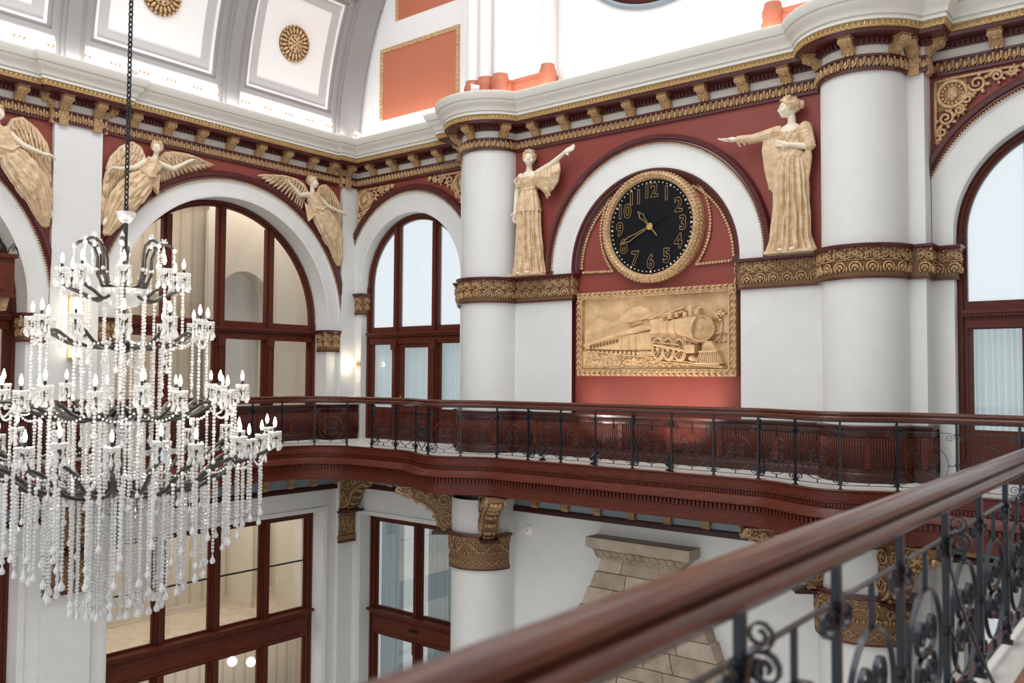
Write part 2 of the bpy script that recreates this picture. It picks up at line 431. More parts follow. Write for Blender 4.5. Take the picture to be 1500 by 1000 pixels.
# lunette wall above the cornice with the round window
VZ, VR = 7.46, 9.09
mb = MB(); n = 60; rw, zc = 2.17, 11.35
ang = [2*pi*i/n for i in range(n)]
def lun_edge(a):   # from round window centre out to the vault edge or the base line
    dx, dz = cos(a), sin(a); t = 0.0
    best = 99
    if dz < 0: best = min(best, (7.2-zc)/dz)
    bq = dz*(zc-VZ); cq = (zc-VZ)**2-VR**2; best = min(best, -bq+sqrt(bq*bq-cq)); return (XC+dx*best, zc+dz*best)
inn = [(XC+rw*cos(a), zc+rw*sin(a), 0) for a in ang]; out = [lun_edge(a)+(0,) for a in ang]
mb.add(inn+out, [(i, (i+1) % n, n+(i+1) % n, n+i) for i in range(n)])
# fill the two lower corners
for sx in (-1, 1): mb.add([(XC+sx*9.2, 7.2, 0), (XC+sx*4, 7.2, -.005), (XC+sx*8.6, 9.6, -.005), (XC+sx*9.09, 8.6, 0)], [(0, 1, 2, 3)])
wall_upper = structure(obj('wall_upper', mb, M_['vaultw'], M=MBK))
mb = MB(); mb.arcprof((XC, zc), [(rw, -.3), (rw, .06), (rw+.05, .1), (rw+.1, .06), (rw+.1, 0)], 0, 2*pi, 60); obj('round_window_moulding', mb, M_['blue'], wall_upper, M=MBK, smooth=True)
mb = MB(); mb.arcprof((XC, zc), [(rw-.32, -.2), (rw-.3, -.1), (rw-.14, -.02), (rw, -.1), (rw, -.2)], 0, 2*pi, 60); obj('round_window_frame', mb, M_['woodv'], wall_upper, M=MBK, smooth=True)
mb = MB(); mb.lathe([(0, -.16), (rw-.3, -.16)], 40); obj('round_window_pane', mb, M_['frost'], wall_upper, M=MBK @ T3(XC, zc, 0))
# framed terracotta panels on the lunette
def panel(u0, u1, v0, v1, top=0.0):
    mb = MB(); mb.box(u0, u1, v0, v1, 0, .012); obj('terracotta_panel', mb, M_['terra'], wall_upper, M=MBK)
    mb = MB(); g = .10
    for a, b, c, d in ((u0, u1, v1-g, v1), (u0, u0+g, v0, v1-g), (u1-g, u1, v0, v1-g)):
        mb.box(a, b, c, d, .012, .035)
        L = max(b-a, d-c); k = int(L/.1)
        for i in range(k):
            t = (i+.5)/k; x, y = ((a+(b-a)*t, (c+d)/2) if b-a > d-c else ((a+b)/2, c+(d-c)*t)); mb.ball((x, y, .035), (.036, .036, .03), 6, 4)
    obj('gilt_border', mb, M_['gold'], wall_upper, M=MBK, auto=40)
for s in (1, -1):
    f = (lambda u: u) if s == 1 else (lambda u: 2*XC-u)
    for v0, v1, ul in ((8.22, 10.08, -16.70), (10.72, 12.6, -16.15)):
        a, b = sorted((f(ul), f(-13.93))); panel(a, b, v0, v1)
# clustered shafts over the columns: pier, three shafts, flat, end shaft, each with a terracotta base
for s in (1, -1):
    cl = empty('clustered_pier', T3(XC, YS, 7.4), None)
    tag(cl, 'white clustered pier with terracotta bases above the %s big column' % ('left' if s == 1 else 'right'), 'pier')
    bx = lambda mb, a, b, c, d, e, f_: mb.box(min(s*a, s*b), max(s*a, s*b), c, d, e, f_)
    M0 = MBK @ T3(XC, 0, 0)
    mb = MB(); bx(mb, -4.82, -3.45, 7.4, 13.6, .01, .52); bx(mb, -3.45, -2.55, 7.4, 13.6, .01, .40); obj('pier_block', mb, M_['vaultw'], cl, M=M0)
    mb = MB(); bx(mb, -4.86, -3.41, 7.4, 8.08, .01, .56); bx(mb, -4.84, -3.43, 8.08, 8.16, .01, .54); bx(mb, -3.45, -2.5, 7.4, 8.08, .01, .44); bx(mb, -3.45, -2.52, 8.08, 8.2, .01, .42); obj('pier_base', mb, M_['terra'], cl, M=M0)
    for u, r, w in ((-4.5, .17, .55), (-4.1, .17, .58), (-3.7, .17, .55), (-2.5, .14, .42)):
        mb = MB(); mb.lathe([(r, 8.3), (r, 13.6)], 18, axis='y'); obj('shaft', mb, M_['vaultw'], cl, M=M0 @ T3(s*u, 0, w), smooth=True)
        mb = MB(); mb.lathe([(r+.06, 7.4), (r+.06, 7.95), (r+.03, 8.02), (r+.05, 8.1), (r+.05, 8.18), (r+.02, 8.24), (r+.01, 8.32)], 18, axis='y'); obj('shaft_base', mb, M_['terra'], cl, M=M0 @ T3(s*u, 0, w), auto=40)

# ---------------------------------------------------------------- barrel vault with coffers
def vault_patch(mb, y0, y1, a0, a1, R0, R1, n=16):
    """curved slab between radii R0 (inner) and R1"""
    rows = []
    for i in range(n+1):
        a = radians(a0+(a1-a0)*i/n); p = lambda R, y: (XC+R*cos(a), y, VZ+R*sin(a)); rows.append([p(R1, y0), p(R0, y0), p(R0, y1), p(R1, y1)])
    mb.grid(rows); k = 4
    mb.add(rows[0], [(0, 1, 2, 3)]); mb.add(rows[-1], [(3, 2, 1, 0)])
mb = MB(); vault_patch(mb, -4, YS, 180, 112, VR, VR+.15, 40); vault_patch(mb, -4, YS, 68, 0, VR, VR+.15, 40)
ceiling = structure(obj('ceiling', mb, M_['vaultw'], smooth=False))
A0, A1 = 175.2, 156.2
ribY = [(14.38, 15.3), (11.08, 11.62), (7.5, 8.05), (4.4, 4.95), (1.1, 1.7)]
def rib(y0, y1, a0, a1, name):
    mb = MB()
    for k, (g, R) in enumerate(((0, VR-.10), (.07, VR-.16), (.14, VR-.21))): vault_patch(mb, y0+g, y1-g, a0, a1, R, VR, 30)
    obj(name, mb, M_['grey'], ceiling)
for y0, y1 in ribY: rib(y0, y1, 180, 114, 'transverse_rib')
coff = [(11.62, 14.38), (8.05, 11.08), (4.95, 7.5), (1.7, 4.4)]
rosM = []
for y0, y1 in coff:
    for (b0, b1) in ((A0, A1), (153.0, 134.0)):
        # grey bed moulding, pale band, thin white frame
        da = lambda m: math.degrees(m/VR)
        mb = MB()
        for g0, g1, R in ((0, .10, VR-.10), (.10, .18, VR-.06)):
            for yy0, yy1, aa0, aa1 in ((y0+g0, y0+g1, b0-da(g0), b1+da(g0)), (y1-g1, y1-g0, b0-da(g0), b1+da(g0)), (y0+g1, y1-g1, b0-da(g0), b0-da(g1)), (y0+g1, y1-g1, b1+da(g1), b1+da(g0))): vault_patch(mb, yy0, yy1, aa0, aa1, R, VR, 12)
        obj('coffer_moulding', mb, M_['grey'], ceiling)
        mb = MB(); g0, g1 = .18, .24
        for yy0, yy1, aa0, aa1 in ((y0+g0, y0+g1, b0-da(g0), b1+da(g0)), (y1-g1, y1-g0, b0-da(g0), b1+da(g0)), (y0+g1, y1-g1, b0-da(g0), b0-da(g1)), (y0+g1, y1-g1, b1+da(g1), b1+da(g0))): vault_patch(mb, yy0, yy1, aa0, aa1, VR-.05, VR, 12)
        obj('coffer_frame', mb, M_['vaultw'], ceiling)
        mb = MB(); g0, g1 = .24, .46
        for yy0, yy1, aa0, aa1 in ((y0+g0, y0+g1, b0-da(g0), b1+da(g0)), (y1-g1, y1-g0, b0-da(g0), b1+da(g0)), (y0+g1, y1-g1, b0-da(g0), b0-da(g1)), (y0+g1, y1-g1, b1+da(g1), b1+da(g0))): vault_patch(mb, yy0, yy1, aa0, aa1, VR-.02, VR, 12)
        obj('coffer_border', mb, M_['greyl'], ceiling)
        rosM.append(((y0+y1)/2, (b0+b1)/2))
for b0, b1 in ((A1, 153.0), (134, 130)):
    mb = MB()
    for g, R in ((0, VR-.10), (.35, VR-.16)): vault_patch(mb, -4, YS, b0-g, b1+g, R, VR, 4)
    obj('long_rib', mb, M_['grey'] if b0 < 179 else M_['vaultw'], ceiling)

# ---------------------------------------------------------------- cornice (one trim running round both walls)
cornice = structure(empty('trim_1', T3(XC, YS, 6.6)))
def sw(name, prof, m, pf=path_all, parent=None, auto=35):
    mb = MB(); sweep(mb, prof, pf); return obj(name, mb, m, parent if parent is not None else cornice, M=Matrix.Identity(4), auto=auto)
Z0 = 6.60
sw('egg_band_ground', [(0, Z0-.05), (.05, Z0-.05), (.05, Z0), (.035, Z0), (.035, Z0+.17), (.06, Z0+.17), (.06, Z0+.21), (0, Z0+.21)], M_['burg'])
sw('frieze_strip', [(.02, Z0+.21), (.02, Z0+.36)], M_['corn'])
sw('soffit', [(.02, Z0+.36), (.08, Z0+.36), (.08, Z0+.40), (.10, Z0+.40), (.10, Z0+.46), (.36, Z0+.46), (.38, Z0+.51), (.40, Z0+.51)], M_['burg'])
sw('guilloche_ground', [(.40, Z0+.51), (.40, Z0+.615)], M_['gold'])
sw('cyma', [(.40, Z0+.615), (.44, Z0+.62), (.44, Z0+.66), (.425, Z0+.665), (.425, Z0+.69), (.46, Z0+.695), (.47, Z0+.74), (.50, Z0+.79), (.55, Z0+.83), (.57, Z0+.87), (.555, Z0+.875), (.555, Z0+.905), (.59, Z0+.91), (.60, Z0+.93), (.63, Z0+.99), (.64, Z0+1.05), (.62, Z0+1.07), (-.3, Z0+1.10)], M_['corn'], auto=28)
# dentils, eggs and chain links follow the same line
def run(parent, name, path, step, unit, m, margin=0.0, z=0):
    """one mesh of repeated small carving along a plan path; unit local: x along, y out, z up"""
    mb = MB()
    segs = [];
    for (px, py), a in along(path, step, margin=margin):
        M = T3(px, py, z) @ RZ(a) @ Matrix.Scale(-1, 4, (0, 1, 0)); mb.xf(M, unit)
    return obj(name, mb, m, parent, M=Matrix.Identity(4), auto=50)
u = MB(); u.box(-.022, .022, 0, .05, 0, .07); run(cornice, 'dentil_row', path_all(.08), .075, u, M_['burg'], z=Z0+.37)
u = MB(); u.ball((0, .012, .075), (.036, .04, .07), 6, 5); u.box(-.058, -.046, 0, .03, .01, .16); u.tube([(-.05, .03, .16), (-.045, .03, .06), (0, .035, .005), (.045, .03, .06), (.05, .03, .16)], .012, 4); u.ball((-.052, .03, .02), (.014, .02, .03), 5, 4)
run(cornice, 'egg_and_dart', path_all(.035), .115, u, M_['goldd'], z=Z0)
u = MB(); u.tube([(.046*cos(2*pi*i/10), .012, .052+.040*sin(2*pi*i/10)) for i in range(10)], .011, 4, closed=True); u.ball((0, .01, .052), (.014, .014, .014), 5, 4)
run(cornice, 'chain_links', path_all(.40), .085, u, M_['brass'], z=Z0+.51)
u = MB(); u.box(-.06, .06, 0, .012, 0, .012); run(cornice, 'gilt_fillet', path_all(.40), .121, u, M_['gold'], z=Z0+.60)
# modillions : scrolled brackets under the soffit
def modillion_mesh(tall):
    mb = MB(); w = .095
    prof = [(0, 0), (.05, 0), (.07, .03), (.10, .05), (.13, .10), (.21, .13), (.26, .16), (.28, .20), (.27, .235), (0, .235)]
    n = len(prof)
    mb.add([(-w, y, z) for y, z in prof]+[(w, y, z) for y, z in prof], [(i, (i+1) % n, n+(i+1) % n, n+i) for i in range(n)]+[tuple(range(n-1, -1, -1)), tuple(range(n, 2*n))])
    mb.box(-w-.015, w+.015, 0, .30, .235, .265)
    for s in (-1, 1):
        mb.lathe([(0, -.012), (.045, -.012), (.045, .012), (0, .012)], 10, (s*w, .225, .185), 'x'); mb.lathe([(0, -.01), (.03, -.01), (.03, .01), (0, .01)], 8, (s*w, .055, .045), 'x')
    for k in range(3): mb.box(-w+.012+k*.062, -w+.055+k*.062, .05, .085, -.02, .02)
    mb.ball((0, .17, .12), (.06, .05, .035), 8, 5)
    if tall:
        mb.box(-w+.01, w-.01, 0, .06, -.30, 0)
        for k in range(3):
            for q in range(6): mb.ball((-.055+k*.055, .062, -.03-q*.045), .016, 5, 4)
    return mb.mesh('modillion')
def set_smooth(me, ang=40):
    me.polygons.foreach_set('use_smooth', [True]*len(me.polygons)); sharp_edges(me, radians(ang)); return me
MOD = set_smooth(modillion_mesh(False)); MODT = set_smooth(modillion_mesh(True))
def place_mod(x, y, a, tall=False):
    """a = direction the bracket points to"""
    return obj('modillion', MODT if tall else MOD, M_['goldd'], cornice, M=T3(x, y, Z0+.215) @ RZ(a-pi/2))
for k in range(-4, 4): place_mod(XC+.79*(k+.5), YC-.02, -pi/2)
for c in (C1, C2):
    for t in (-58, 0, 58): a = radians(-90+t); place_mod(c+(CR+.02)*cos(a), YC+(CR+.02)*sin(a), a)
for x in (-16.85, -16.06, -15.27, -14.48): place_mod(x, YS-.02, -pi/2); place_mod(2*XC-x, YS-.02, -pi/2)
for x, a in ((S1+.14, -pi/2), (S2-.14, -pi/2)): place_mod(x, YC-.02, a, True)
place_mod(S1-.02, YC+.1, pi, True); place_mod(S2+.02, YC+.1, 0, True)
for y in (9.15, 9.92, 10.69, 11.46, 12.23, 13.0, 13.77, 14.42): place_mod(XA+.02, y, 0)
for y in (6.9, 6.13, 5.36, 4.6, 3.8, 3.0): place_mod(XA+.02, y, 0)
for y in (P0+.14, P1-.14): place_mod(XA+PIL+.02, y, 0, True)
place_mod(XA+PIL-.05, P0-.02, -pi/2, True); place_mod(XA+PIL-.05, P1+.02, pi/2, True)
place_mod(XA+PIL+.02, CP0+.12, 0, True); place_mod(XA+PIL-.05, CP0-.02, -pi/2, True)
# white blocking course with vents above the cornice on the left wall
mb = MB(); mb.box(-3, YS, 7.62, 8.24, -.02, .14); blk = obj('blocking_course', mb, M_['vaultw'], cornice, M=MLF)
vm = MB(); vm.box(-.17, .17, 0, .22, 0, .02); vm.box(-.14, .14, .155, .175, .02, .03)
for k in range(3): vm.box(-.12+k*.09, -.06+k*.09, .03, .12, .02, .022)
vm2 = MB(); [vm2.prism([(-.12+k*.09, .12), (-.12+k*.09, .04), (-.06+k*.09, .12)], .021, .026) for k in range(3)]
VM, VM2 = vm.mesh('vent'), vm2.mesh('vent_slot')
for i in range(18):
    M = MLF @ T3(14.9-i*.62, 7.90, .14); v = obj('vent', VM, M_['vaultw'], cornice, M=M); obj('vent_slot', VM2, M_['bronze'], v, M=M)

# ---------------------------------------------------------------- engaged columns
def column(c, side):
    t = empty('engaged_column', T3(c, YC, 0)); tag(t, 'tall white half-round wall column standing %s' % side, 'column')
    mb = MB(); mb.lathe([(CR, 0), (CR, 6.58)], 36, (0, 0, 0), 'z', pi, 2*pi); obj('shaft', mb, M_['white'], t, M=T3(c, YC, 0), smooth=True)
    mb = MB(); mb.lathe([(.70, ZB), (.70, -1.0)], 36, (0, 0, 0), 'z', pi, 2*pi); obj('lower_shaft', mb, M_['white'], t, M=T3(c, YC-.22, 0), smooth=True)
    mb = MB(); mb.box(-.70, .70, -.22, .02, ZB, -1.0); obj('backing', mb, M_['white'], t, M=T3(c, YC, 0))
    # carved capital of the lower shaft
    mb = MB(); mb.lathe([(.70, -2.46), (.74, -2.46), (.76, -2.42), (.74, -2.39), (.73, -2.2), (.74, -1.95), (.78, -1.78), (.78, -1.74)], 36, (0, 0, 0), 'z', pi, 2*pi); cap = obj('capital', mb, M_['golde'], t, M=T3(c, YC-.22, 0), auto=40)
    mb = MB(); mb.lathe([(.70, -1.70), (.82, -1.70), (.82, -1.755), (.78, -1.76)], 36, (0, 0, 0), 'z', pi, 2*pi); mb.lathe([(.7, -2.47), (.755, -2.47), (.755, -2.445), (.7, -2.445)], 36, (0, 0, 0), 'z', pi, 2*pi); obj('capital_moulding', mb, M_['burg'], cap, M=T3(c, YC-.22, 0), auto=40)
    mb = MB()
    def cyl(pts, r, R=.745):  # carve on the drum: (arc length, z) -> 3D
        mb.tube([(R*cos(s/R-pi/2), R*sin(s/R-pi/2), z) for s, z in pts], r, 5)
    for k in range(-3, 4):
        s0 = k*.33; sg = 1 if k % 2 else -1
        cyl([(s0-.16+x*.32, -2.0+sg*.09*cos(pi*x)) for x in [i/8 for i in range(9)]], .018, .755)
        cyl(spiral((s0+sg*.03, -1.97), .10, .015, pi/2, 1.6, 18, sg), .015, .757)
        for q in range(5): cyl([(s0-.12+q*.06, -2.13), (s0-.10+q*.06, -2.08+.03*(q % 2))], .018, .75)
        for q in range(3): cyl([(s0-.1+q*.1, -1.86), (s0-.06+q*.1, -1.82)], .02, .765)
    for k in range(-7, 8):
        s0 = k*.145; cyl([(s0+.05*cos(2*pi*i/8), -2.32+.05*sin(2*pi*i/8)) for i in range(9)], .012, .75); cyl([(s0+.06, -2.32), (s0+.085, -2.32)], .02, .75)
        cyl([(s0-.05, -1.79), (s0+.04, -1.79)], .014, .795)
    obj('capital_carving', mb, M_['bronze'], cap, M=T3(c, YC-.22, 0), smooth=True)
    return t
column(C1, 'left of the clock'); column(C2, 'right of the clock')

# ---------------------------------------------------------------- impost bands
ornG = {}
def band_units(w=.24):
    a = MB()   # scroll row unit, width w, local x along, y out, z up (0..0.5)
    h = .19
    a.tube([(-w/2+w*i/10, .025, .335+.055*sin(2*pi*i/10)) for i in range(11)], .015, 4)
    for s, cx in ((1, -w*.25), (-1, w*.25)):
        a.tube([(x, .028, z) for x, z in spiral((cx, .335), .058, .012, s*pi/2, 1.5, 12, s)], .014, 4)
        a.ball((cx+.045, .02, .335+s*.06), (.03, .02, .018), 5, 4); a.ball((cx-.05, .02, .335-s*.055), (.03, .02, .018), 5, 4)
    for k in range(4): a.ball((-w/2+w*(k+.5)/4, .02, .43), (.026, .026, .036), 6, 4)
    a.tube([(-w/2, .02, .255), (w/2, .02, .255)], .012, 4)
    for k in range(6): a.ball((-w/2+w*(k+.5)/6, .03, .255), .013, 4, 3)
    a.tube([(.088*cos(t), .02, .135+.088*sin(t)) for t in [radians(-50+280*i/12) for i in range(13)]], .019, 4)
    for k in range(5): t = radians(20+35*k); a.ball((.045*cos(t), .025, .115+.05*sin(t)), (.02, .024, .032), 5, 4)
    a.ball((0, .02, .10), (.025, .03, .03), 6, 4); a.ball((.12, .018, .10), (.016, .02, .05), 5, 4)
    return a
BU = band_units()
def impost(pts, z0, name='impost_band', parent=None):
    """gilded carved band on the plan line pts; z0 bottom, 0.53 high"""
    pf = lambda d: offset(pts, d)
    mb = MB(); sweep(mb, [(0, z0), (.035, z0), (.05, z0+.03), (.035, z0+.05), (.045, z0+.15), (.05, z0+.27), (.06, z0+.40), (.085, z0+.46)], pf); g = obj(name, mb, M_['golde'], parent, M=Matrix.Identity(4), auto=40)
    mb = MB(); sweep(mb, [(.07, z0+.455), (.10, z0+.47), (.125, z0+.50), (.13, z0+.53), (0, z0+.535)], pf); sweep(mb, [(0, z0-.02), (.055, z0-.02), (.06, z0+.005), (.03, z0+.01)], pf); obj('band_moulding', mb, M_['burg'], g, M=Matrix.Identity(4), auto=40)
    mb = MB()
    for (px, py), a in along(pf(.045), .24): mb.xf(T3(px, py, z0+.02) @ RZ(a) @ Matrix.Scale(-1, 4, (0, 1, 0)), BU)
    obj('band_carving', mb, M_['goldd'], g, M=Matrix.Identity(4), smooth=True)
    mb = MB(); u = MB(); u.box(-.025, .025, 0, .02, 0, .035)
    for (px, py), a in along(pf(.085), .085): mb.xf(T3(px, py, z0+.435) @ RZ(a) @ Matrix.Scale(-1, 4, (0, 1, 0)), u)
    obj('band_dentils', mb, M_['burg'], g, M=Matrix.Identity(4)); return g
ZI = 3.24
L = [(BL+RS, YS+.3), (BL+RS, YS), (S1, YS), (S1, YC)]+arcpts((C1, YC), CR, pi, 2*pi, 22)+[(XC-RC, YC), (XC-RC, YC+.13)]
impost(L, ZI, parent=wall_back)
impost([(2*XC-x, y) for x, y in L][::-1], ZI, parent=wall_back)
impost([(XA+PIL, YS), (BL-RS, YS), (BL-RS, YS+.3)], ZI, parent=wall_back)
impost([(XA-.35, UA+RA), (XA, UA+RA), (XA, CP0)], 2.25, parent=wall_left)
impost([(XA, P1), (XA, UA-RA), (XA-.35, UA-RA)], 2.25, parent=wall_left)
impost([(XA-.35, UA0+RA), (XA, UA0+RA), (XA, P0)], 2.25, parent=wall_left)

# ---------------------------------------------------------------- archivolts
def archivolt(M, c, r, wh, ro, parent, half=99):
    """white band r..wh, gilt bead, dark hood moulding wh..ro; rings die into piers at +-half"""
    def ring(prof, name, m, par):
        mb = MB(); rows = []
        for i in range(61):
            row = []
            for q, w in prof:
                lim = math.acos(min(1, half/q)) if q > half else 0
                a = lim+(pi-2*lim)*i/60; row.append((c[0]+q*cos(a), c[1]+q*sin(a), w))
            rows.append(row)
        mb.grid(rows); return obj(name, mb, m, par, M=M, auto=40)
    g = ring([(r, 0), (r, .035), (r+.05, .045), (r+.07, .035), (wh-.05, .035), (wh-.03, .06), (wh, .06), (wh, 0)], 'archivolt', M_['white'], parent)
    ring([(wh, 0), (wh, .07), (wh+.03, .10), (wh+.06, .09), (wh+.08, .12), (ro-.03, .13), (ro, .08), (ro, 0)], 'hood_moulding', M_['burg'], g)
    lim = math.acos(min(1, half/wh)) if wh > half else 0; mb = MB(); n = int((pi-2*lim)*wh/.05)
    for i in range(n): a = lim+(pi-2*lim)*(i+.5)/n; mb.ball((c[0]+wh*cos(a), c[1]+wh*sin(a), .075), (.022, .022, .02), 5, 4)
    obj('gilt_bead', mb, M_['gold'], g, M=M, smooth=True)
    return g
for c in (BL, BR):
    g = archivolt(MBK, (c, AV), RS, 2.27, 2.45, wall_back, 2.07)
    mb = MB()
    for s in (-1, 1): mb.prism([(c+s*x, y) for x, y in ((RS, 3.76), (2.07, 3.76), (2.07, AV+.93), (2.0, AV+.8), (RS, AV))][::s], 0, .036)
    obj('archivolt_foot', mb, M_['white'], g, M=MBK)
M = FB(0, 0, YC)
g = archivolt(M, (XC, AVC), RC, 2.33, 2.50, wall_back)
mb = MB()
for s in (-1, 1): mb.box(min(XC+s*RC, XC+s*2.33), max(XC+s*RC, XC+s*2.33), 3.76, AVC, 0, .036)
obj('archivolt_foot', mb, M_['white'], g, M=M)
mb = MB()
for s in (-1, 1): mb.box(min(XC+s*2.33, XC+s*2.5), max(XC+s*2.33, XC+s*2.5), 3.76, AVC, 0, .11)
obj('hood_foot', mb, M_['burg'], g, M=M)
mb = MB(); mb.arcprof((XC, AVC), [(RC+.01, .02), (RC-.04, .02), (RC-.05, -.02), (RC-.09, -.03), (RC-.13, -.09), (RC-.16, -.10), (RC-.17, -.14)], 0, pi, 56)
for s in (-1, 1): mb.box(min(XC+s*(RC+.01), XC+s*(RC-.16)), max(XC+s*(RC+.01), XC+s*(RC-.16)), 3.77, AVC, -.14, .0)
obj('inner_moulding', mb, M_['burg'], g, M=M, auto=40)
for c in (UA, UA0):
    g = archivolt(MLF, (c, 2.95), RA, 3.17, 3.36, wall_left, 3.15)
    mb = MB()
    for s in (-1, 1): mb.prism([(c+s*x, y) for x, y in ((RA, 2.77), (3.15, 2.77), (3.15, 3.3), (RA, 2.95))][::s], 0, .036)
    obj('archivolt_foot', mb, M_['white'], g, M=MLF)

# the rest of the hall: plain walls behind and beside the camera
mb = MB(); mb.box(.65, .9, -3.5, YS, ZB, 7.6); structure(obj('wall_right', mb, M_['white']))
# ================================================================ windows and doors
def dentil_bar(mb, u0, u1, v, w, h=.035, d=.03, step=.05):
    n = int((u1-u0)/step)
    for i in range(n): a = u0+(u1-u0)*(i+.25)/n; mb.box(a, a+(u1-u0)/n*.5, v, v+h, w, w+d)
def arched_window(name, M, uc, r, vc, mulls, tz, depth, paneM, kind, vtop=None):
    """wooden arched frame: ring + jambs, mullions, moulded transom at tz, panes; local w=0 wall plane, frame at -depth"""
    t = structure(empty(name, M @ T3(uc, 0, 0)))
    wz = -depth; fw = .14
    mb = MB(); mb.arcprof((uc, vc), [(r, wz-.08), (r, wz+.02), (r-.04, wz+.05), (r-.08, wz+.03), (r-.09, wz), (r-fw, wz), (r-fw, wz-.10)], 0, pi, 48)
    for s in (-1, 1):
        for a, b, w1 in ((r-.08, r, .05), (r-fw, r-.08, .0)): mb.box(min(uc+s*a, uc+s*b), max(uc+s*a, uc+s*b), 0, vc, wz-.10, wz+w1)
    obj('frame', mb, M_['woodv'], t, M=M, auto=40)
    ri = r-fw
    for m in mulls:
        top = vc+sqrt(max(0, ri*ri-m*m)); mb = MB(); mb.box(uc+m-.11, uc+m+.11, tz+.2, top+.03, wz-.10, wz+.02); mb.box(uc+m-.05, uc+m+.05, tz+.2, top+.02, wz+.02, wz+.07); obj('mullion', mb, M_['woodv'], t, M=M)
        mb = MB(); mb.box(uc+m-.11, uc+m+.11, 0, tz, wz-.10, wz+.03); mb.box(uc+m-.045, uc+m+.045, 0, tz, wz+.03, wz+.09)
        mb.prism([(uc+m-.08, tz-.24), (uc+m+.08, tz-.24), (uc+m+.1, tz), (uc+m-.1, tz)], wz+.03, wz+.13); obj('post', mb, M_['woodv'], t, M=M)
    mb = MB(); mb.box(uc-ri-.02, uc+ri+.02, tz-.07, tz+.11, wz-.10, wz+.05); mb.box(uc-ri-.06, uc+ri+.06, tz+.11, tz+.16, wz-.10, wz+.12); mb.box(uc-ri-.06, uc+ri+.06, tz+.16, tz+.21, wz-.1, wz+.16); dentil_bar(mb, uc-ri, uc+ri, tz+.07, wz+.05)
    mb.box(uc-ri, uc+ri, tz+.21, tz+.36, wz-.10, wz)
    obj('transom', mb, M_['wood'], t, M=M)
    # panes between the mullions, above and below the transom
    ed = [-ri]+[x for m in mulls for x in (m-.11, m+.11)]+[ri]
    for i in range(0, len(ed), 2):
        a, b = ed[i], ed[i+1]; pts = [(a, tz+.36), (b, tz+.36)]
        for k in range(13):
            x = b+(a-b)*k/12; pts.append((x, vc+sqrt(max(0, ri*ri-x*x))))
        mb = MB(); fr = MB()
        mb.add([(uc+x, y, wz-.06) for x, y in pts], [tuple(range(len(pts)))]); obj('pane', mb, paneM, t, M=M)
    return t, ed, wz
def light_frame(t, M, u0, u1, v0, v1, wz, name='sash', s=.07, m=None, pane=None, panem=None):
    """wood sash with its pane"""
    mb = MB()
    for a, b, c, d in ((u0, u0+s, v0, v1), (u1-s, u1, v0, v1), (u0+s, u1-s, v0, v0+s), (u0+s, u1-s, v1-s, v1)): mb.box(a, b, c, d, wz-.07, wz-.015)
    o = obj(name, mb, m or M_['woodv'], t, M=M)
    if pane: mb = MB(); mb.add([(u0+s, v0+s, wz-.04), (u1-s, v0+s, wz-.04), (u1-s, v1-s, wz-.04), (u0+s, v1-s, wz-.04)], [(0, 1, 2, 3)]); obj('pane', mb, panem or M_['glass'], o, M=M)
    return o
def pleats(u0, u1, v0, v1, w, amp=.025, n=None, name='curtain', M=None, label=None):
    n = n or int((u1-u0)/.09); rows = []
    for j in range(5):
        v = v0+(v1-v0)*j/4
        rows.append([(u0+(u1-u0)*i/(n*6), v, w+amp*sin(2*pi*i/6+.6*sin(i*.37))*(1-.25*j/4)) for i in range(n*6+1)])
    mb = MB(); mb.grid(rows); return mb
for c, nm, where in ((BL, 'window_1', 'between the corner and the left column'), (BR, 'window_2', 'right of the right column')):
    t, ed, wz = arched_window(nm, MBK, c, RS, AV, (-.68, .68), 2.52, .24, M_['frost'], 'door')
    for i in (0, 2, 4):
        a, b = c+ed[i], c+ed[i+1]
        if i == 2:
            # glazed door with brass knob
            d = empty('door', MBK @ T3((a+b)/2, 0, wz), t)
            mb = MB(); s = .13
            for x0, x1, y0, y1 in ((a, a+s, 0, 2.48), (b-s, b, 0, 2.48), (a+s, b-s, 2.34, 2.48), (a+s, b-s, 0, .16), (a+s, b-s, .72, .88)): mb.box(x0, x1, y0, y1, wz-.07, wz+.0)
            mb.box(a+s, b-s, .16, .72, wz-.06, wz-.03); mb.box(a+s+.08, b-s-.08, .24, .64, wz-.03, wz-.015)
            obj('door_leaf', mb, M_['woodv'], d, M=MBK)
            mb = MB(); mb.add([(a+s, .88, wz-.04), (b-s, .88, wz-.04), (b-s, 2.34, wz-.04), (a+s, 2.34, wz-.04)], [(0, 1, 2, 3)]); obj('pane', mb, M_['glass'], d, M=MBK)
            mb = MB(); mb.box(a+.03, a+.09, .92, 1.12, wz, wz+.015); mb.lathe([(0, .0), (.012, 0), (.012, .04), (.03, .05), (.03, .075), (0, .085)], 12, (a+.06, 1.04, wz+.01)); obj('knob', mb, M_['brass'], d, M=MBK, auto=40)
        else:
            light_frame(t, MBK, a, b, .75, 2.5, wz, pane=True)
            mb = MB(); mb.box(a, b, 0, .75, wz-.08, wz-.02); mb.box(a+.1, b-.1, .12, .62, wz-.02, wz); obj('kick_panel', mb, M_['woodv'], t, M=MBK)
    cu = obj('sheer_curtain', pleats(c-2.3, c+1.7, 0, 2.6, wz-.26), M_['curtain'], M=MBK, smooth=True)
    tag(cu, 'pale sheer pleated curtain behind the glazed door %s' % where, 'curtain')
t, ed, wz = arched_window('window_3', MLF, UA, RA, 2.95, (-1.365, 0, 1.365), 2.55, .5, M_['glass'], '')
for i in (0, 2, 4, 6): light_frame(t, MLF, UA+ed[i], UA+ed[i+1], .1, 2.55, wz, pane=True)
t, ed, wz = arched_window('window_4', MLF, UA0, RA, 2.95, (-1.365, 0, 1.365), 2.55, .5, M_['glass'], '')
